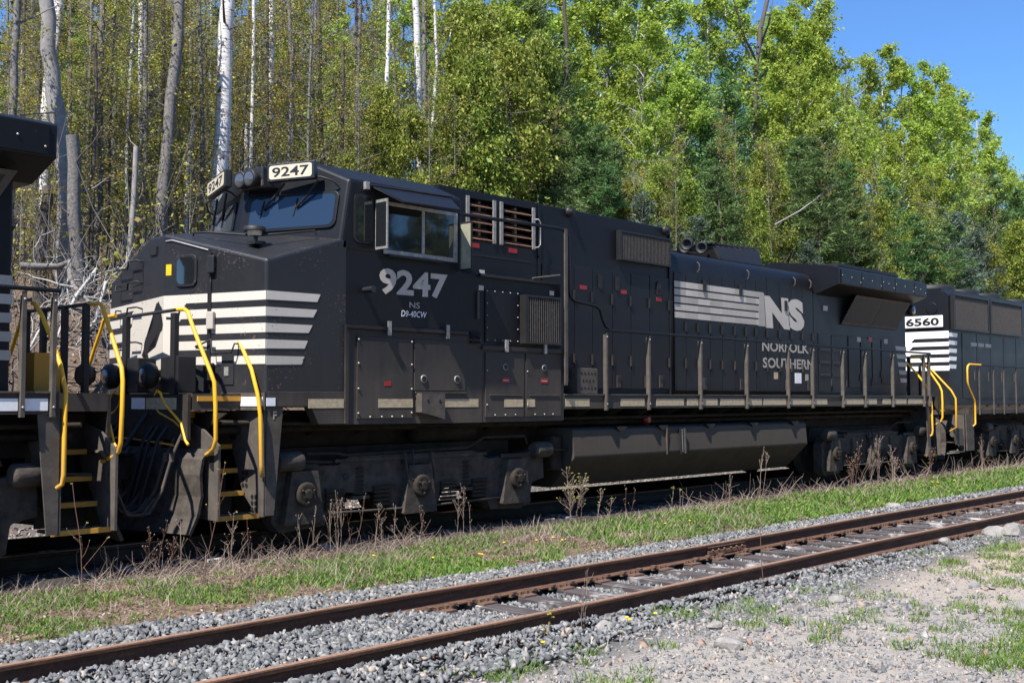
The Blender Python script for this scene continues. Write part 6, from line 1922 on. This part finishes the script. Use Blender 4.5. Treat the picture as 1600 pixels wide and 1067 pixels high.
T = [('maple', 3, 790, 15, -60, 1.0), ('maple', 1, 830, 16, -50, 1.0), ('poplar', 2, 760, 17, -80, 1.0), ('maple', 2, 1335, 16.5, 128, .9), ('maple', 3, 1300, 17, 60, .9), ('maple', 1, 930, 17.5, -70, 1.0),
 ('maple', 2, 1268, 15.5, -25, .9), ('maple', 3, 1292, 14.5, 45, .8), ('pine', 1, 1115, 9.0, 240, 1.2), ('pine', 2, 950, 8.6, 250, 1.3),
 ('pine', 1, 1285, 8.1, 225, 1.5), ('pine', 3, 880, 8.3, 185, 1.3), ('pine', 2, 1128, 8.2, 245, 1.3), ('pine', 1, 1483, 8.0, 345, 1.6), ('pine', 3, 1335, 8.0, 300, 1.5),
 ('pine', 2, -90, 16, -40, 1.0), ('maple', 1, -160, 14, -60, 1.0), ('maple', 2, -60, 20, -20, 1.0), ('bare', 2, -220, 11, 20, 1.0), ('pine', 3, -260, 18, -20, 1.0), ('cedar', 2, -320, 11, 120, 1.0),
 # kind, seed, column, line, row of the tip, width
 ('pine', 1, 215, 24, -40, 1.1), ('pine', 2, 520, 22, -30, 1.0), ('pine', 1, 470, 27, -20, 1.1), ('pine', 3, 590, 25, -10, .9), ('pine', 2, 90, 27, -60, 1.1), ('pine', 3, 330, 28, -30, 1.2), ('pine', 1, 160, 19, 70, 1.1), ('pine', 2, 240, 18, 120, 1.1), ('pine', 3, 300, 17.5, 60, 1.0), ('pine', 1, 390, 18.5, 30, 1.1), ('pine', 2, 440, 17, 90, 1.0), ('maple', 2, 120, 21, 40, 1.0), ('maple', 3, 270, 22, -10, 1.0), ('maple', 1, 420, 21, 0, 1.0), ('maple', 3, 30, 20, 20, 1.0),
 ('maple', 1, 560, 19, 60, 1.0), ('maple', 2, 530, 17, 20, .8), ('maple', 3, 610, 18, -30, .9), ('maple', 1, 690, 17, -60, .8),
 ('cedar', 1, 600, 10.5, 120, .9), ('cedar', 2, 650, 9.6, 150, .9), ('cedar', 3, 700, 9.3, 110, 1.0), ('cedar', 1, 745, 8.8, 60, 1.0), ('cedar', 2, 800, 9.0, 40, 1.05), ('cedar', 3, 770, 11.5, -20, 1.0), ('cedar', 1, 845, 11.0, 30, .9), ('cedar', 2, 720, 13, -30, 1.0), ('cedar', 3, 545, 9.4, 235, 1.0), ('cedar', 1, 500, 10.0, 255, 1.1),
 ('pine', 1, 870, 11.0, 90, .9), ('pine', 2, 840, 14, -30, .9), ('pine', 3, 925, 9.2, 180, 1.2), ('pine', 1, 965, 10.0, 215, 1.1), ('pine', 3, 900, 14.5, 40, 1.0),
 ('maple', 2, 880, 17, -20, 1.0), ('maple', 3, 960, 16, -40, 1.0), ('maple', 1, 1010, 14, 0, 1.0), ('maple', 2, 1070, 12.5, 90, .95), ('poplar', 1, 1040, 17, -60, 1.0), ('poplar', 2, 990, 19, -70, 1.0), ('maple', 3, 1040, 12, 140, .8),
 ('cedar', 2, 990, 8.8, 270, 1.0), ('cedar', 1, 1035, 9.4, 240, 1.0), ('spruce', 1, 1010, 8.0, 290, 1.1), ('spruce', 2, 1095, 7.9, 330, 1.2), ('cedar', 3, 1075, 9.0, 275, 1.0),
 ('pine', 2, 1100, 12.0, 110, 1.1), ('pine', 1, 1140, 13.5, 95, 1.1), ('pine', 3, 1125, 10.5, 190, 1.1), ('cedar', 1, 1160, 9.0, 245, .95), ('cedar', 2, 1200, 9.2, 215, .95), ('cedar', 3, 1180, 8.2, 290, .9), ('cedar', 1, 1225, 9.0, 270, .9),
 ('poplar', 1, 1140, 17.5, -40, 1.0), ('poplar', 3, 1190, 17, 0, .9), ('maple', 1, 1255, 15, 15, 1.0), ('maple', 3, 1215, 14, 90, 1.0), ('maple', 2, 1285, 13.5, 130, .9), ('poplar', 2, 1240, 18, -5, .9), ('poplar', 3, 1085, 18, -40, 1),
 ('pine', 1, 1275, 10.2, 205, 1.2), ('pine', 2, 1320, 9.5, 240, 1.25), ('pine', 3, 1300, 12, 185, 1.1), ('pine', 2, 1250, 11.5, 200, 1.0),
 ('bare', 1, 1328, 15.5, 80, .9), ('bare', 2, 1350, 16, 120, .8), ('bare', 1, 1010, 13, 80, .9),
 ('maple', 2, 1345, 13.2, 165, .9), ('poplar', 1, 1390, 15.5, 60, 1.1), ('poplar', 3, 1420, 15.0, 70, .95), ('maple', 3, 1440, 12.5, 140, 1.15), ('maple', 1, 1480, 13.5, 120, 1.0), ('maple', 2, 1415, 11.2, 200, 1.0), ('poplar', 2, 1470, 15.5, 85, 1.0), ('maple', 3, 1510, 14, 150, .9), ('poplar', 1, 1535, 15, 160, .9), ('maple', 1, 1470, 10.6, 250, .9),
 ('cedar', 1, 1340, 8.6, 320, 1.2), ('cedar', 2, 1375, 8.8, 300, 1.1), ('cedar', 3, 1300, 8.3, 350, 1.2), ('spruce', 1, 1268, 7.9, 370, 1.3), ('pine', 3, 1405, 9.2, 270, 1.1), ('pine', 1, 1440, 8.2, 330, 1.6), ('spruce', 2, 1497, 8.6, 320, 1.1), ('spruce', 1, 1528, 9.0, 345, 1.2), ('pine', 2, 1500, 9.8, 290, 1.0), ('cedar', 1, 1470, 8.0, 395, 1.4), ('cedar', 2, 1550, 8.6, 370, 1.2), ('cedar', 3, 1585, 8.9, 340, 1.2),
 ('maple', 2, 1560, 13, 215, 1.0), ('poplar', 3, 1575, 14.5, 235, 1.0), ('pine', 1, 1560, 10.5, 270, 1.2), ('pine', 3, 1595, 10, 290, 1.2), ('maple', 1, 1605, 13, 262, 1.0), ('cedar', 2, 1610, 9.2, 350, 1.2), ('pine', 2, 1625, 11, 270, 1.2), ('maple', 3, 1640, 14, 250, 1),
]
for a in T:
    tree(*a)

# deep background: the wood carries on up the slope as one mass
def far_wood():
    r = np.random.default_rng(99)
    V, F, base = [], [], 0
    cs = []
    for _ in range(260):
        y = r.uniform(26, 75); x = r.uniform(-25, 210)
        if x < -10 + (y - 20) * .1: continue
        z = float(hgt(x, y)); H = r.uniform(11, 19)
        n = 260
        t = r.beta(2.2, 1.7, n); a = r.uniform(0, 6.283, n); q = np.sqrt(r.uniform(0, 1, n)) * H * .21 * (1.15 - t)
        cs.append(np.stack([x + q * np.cos(a), y + q * np.sin(a), z + H * (.12 + .88 * t)], -1))
    c = np.concatenate(cs)
    return leaf_quads(c, (-.4, -.4, .6), .62, .42, 98)
v, f = far_wood()
M['farleaf'] = leaf_mat('distant_foliage', [(0, (.05, .06, .02)), (.35, (.10, .12, .03)), (.7, (.15, .17, .04)), (1, (.19, .16, .06))], .4)
tag(link('far_off_wood', np_mesh('far_off_wood', v, f, 'farleaf')), 'hazy green mass of woods continuing up the slope behind the trees', None, kind='stuff')
def thicket():
    r = np.random.default_rng(120)
    n = 26000
    x = np.where(r.uniform(size=n) < .5, r.uniform(-2, 10, n), r.uniform(-2, 75, n)); y = 6.8 + 13 * r.uniform(0, 1, n) ** 1.3
    k = vnoise(x, y, 2.2, 70) > .42
    x, y = x[k], y[k]
    z = hgt(x, y) + r.gamma(1.6, .7, len(x)) * np.clip(.5 + (y - 6) * .12, .4, 1.6)
    return leaf_quads(np.stack([x, y, z], -1), (-.3, -.4, .6), .085, .06, 121)
v, f = thicket()
tag(link('undergrowth', np_mesh('undergrowth', v, f, 'budleaf')), 'low brownish-green undergrowth on the bank below the trees', None, kind='stuff')
mb = MB()
r = random.Random(55)
for _ in range(1900):
    x = r.uniform(-3, 40) if r.random() < .65 else r.uniform(-3, 12); y = r.uniform(5.5, 20)
    p = Vector((x, y, float(hgt(x, y))))
    lp = limb(r, p, Vector((r.gauss(0, .35), r.gauss(0, .35), 1)).normalized(), r.uniform(.8, 4.5), 4, .02, .12)
    mb.tube(lp, r.uniform(.008, .022), 3, .004, cap=False)
tag(mb.ob('brushwood', 'twig'), 'thin grey brushwood stems crowding the floor of the wood', None, kind='stuff')

# fallen wood on the bank ahead of the nose
def fallen(pts, r0, label, mat='bark_grey', nb=10, seed=0):
    r = random.Random(seed)
    P = [Vector(p) for p in pts]
    root = empty('fallen_branch', P[0], label, 'fallen branch', 'fallen branches on the bank')
    MB().tube(P, r0, 7, r0 * .45).ob('stem', mat, root)
    mb = MB()
    for _ in range(nb):
        i = r.randint(0, len(P) - 2); q = P[i].lerp(P[i + 1], r.random())
        lp = limb(r, q, Vector((r.gauss(0, .6), r.gauss(-.1, .3), r.gauss(.1, .6))).normalized(), r.uniform(.5, 1.4), 5, -.02, .25)
        mb.tube(lp, r0 * .22 + .004, 4, .004, cap=False)
        for _ in range(2):
            s = limb(r, lp[r.randint(1, 4)], Vector((r.gauss(0, .7), r.gauss(0, .3), r.gauss(0, .7))).normalized(), r.uniform(.2, .6), 3, 0, .25)
            mb.tube(s, r0 * .12 + .003, 3, .003, cap=False)
    mb.ob('twig', 'palebranch', root)
def bp(px, row, y):
    d = (2433 - px) * math.cos(ALPHA) / (y + 13.0)
    return (at(px, y), y, 1.687 + (623 - row) / d)
fallen([bp(30, 415, 7.6), bp(60, 416, 7.5), bp(90, 416, 7.3), bp(107, 408, 7.2), bp(108, 430, 7.0), bp(116, 448, 6.7), bp(140, 472, 6.2)], .075, 'bent grey fallen limb hooked over the snag on the bank', nb=12, seed=1)
fallen([bp(150, 420, 6.8), bp(120, 460, 6.3), bp(100, 500, 5.8), bp(84, 545, 5.2)], .035, 'pale dead branch lying down the bank behind the cropped locomotive railing', 'palebranch', 16, 2)
fallen([bp(165, 440, 6.6), bp(150, 500, 5.9), bp(120, 540, 5.4)], .03, 'twiggy white dead branch next to the nose of engine 9247', 'palebranch', 18, 3)
fallen([bp(95, 470, 6.0), bp(60, 520, 5.5), bp(40, 560, 5.0)], .03, 'small broken branch low on the bank by the cropped locomotive', 'palebranch', 10, 4)

# trees across the clearing behind the photographer, seen only as reflections in the paint and the cab glass
def across():
    r = np.random.default_rng(140)
    cs = []
    for _ in range(70):
        x = r.uniform(-50, 75); y = r.uniform(-54, -36); H = r.uniform(13, 20); n = 520
        t = r.beta(1.8, 1.6, n); a = r.uniform(0, 6.283, n); q = np.sqrt(r.uniform(0, 1, n)) * H * .24 * (1.15 - t)
        cs.append(np.stack([x + q * np.cos(a), y + q * np.sin(a), float(hgt(x, y)) + H * (.03 + .97 * t)], -1))
    return leaf_quads(np.concatenate(cs), (0, .5, .5), .8, .6, 141)
v, f = across()
tag(link('far_off_wood', np_mesh('far_off_wood', v, f, 'farleaf')), 'line of green woods across the clearing, mirrored in the cab windows', None, kind='stuff')
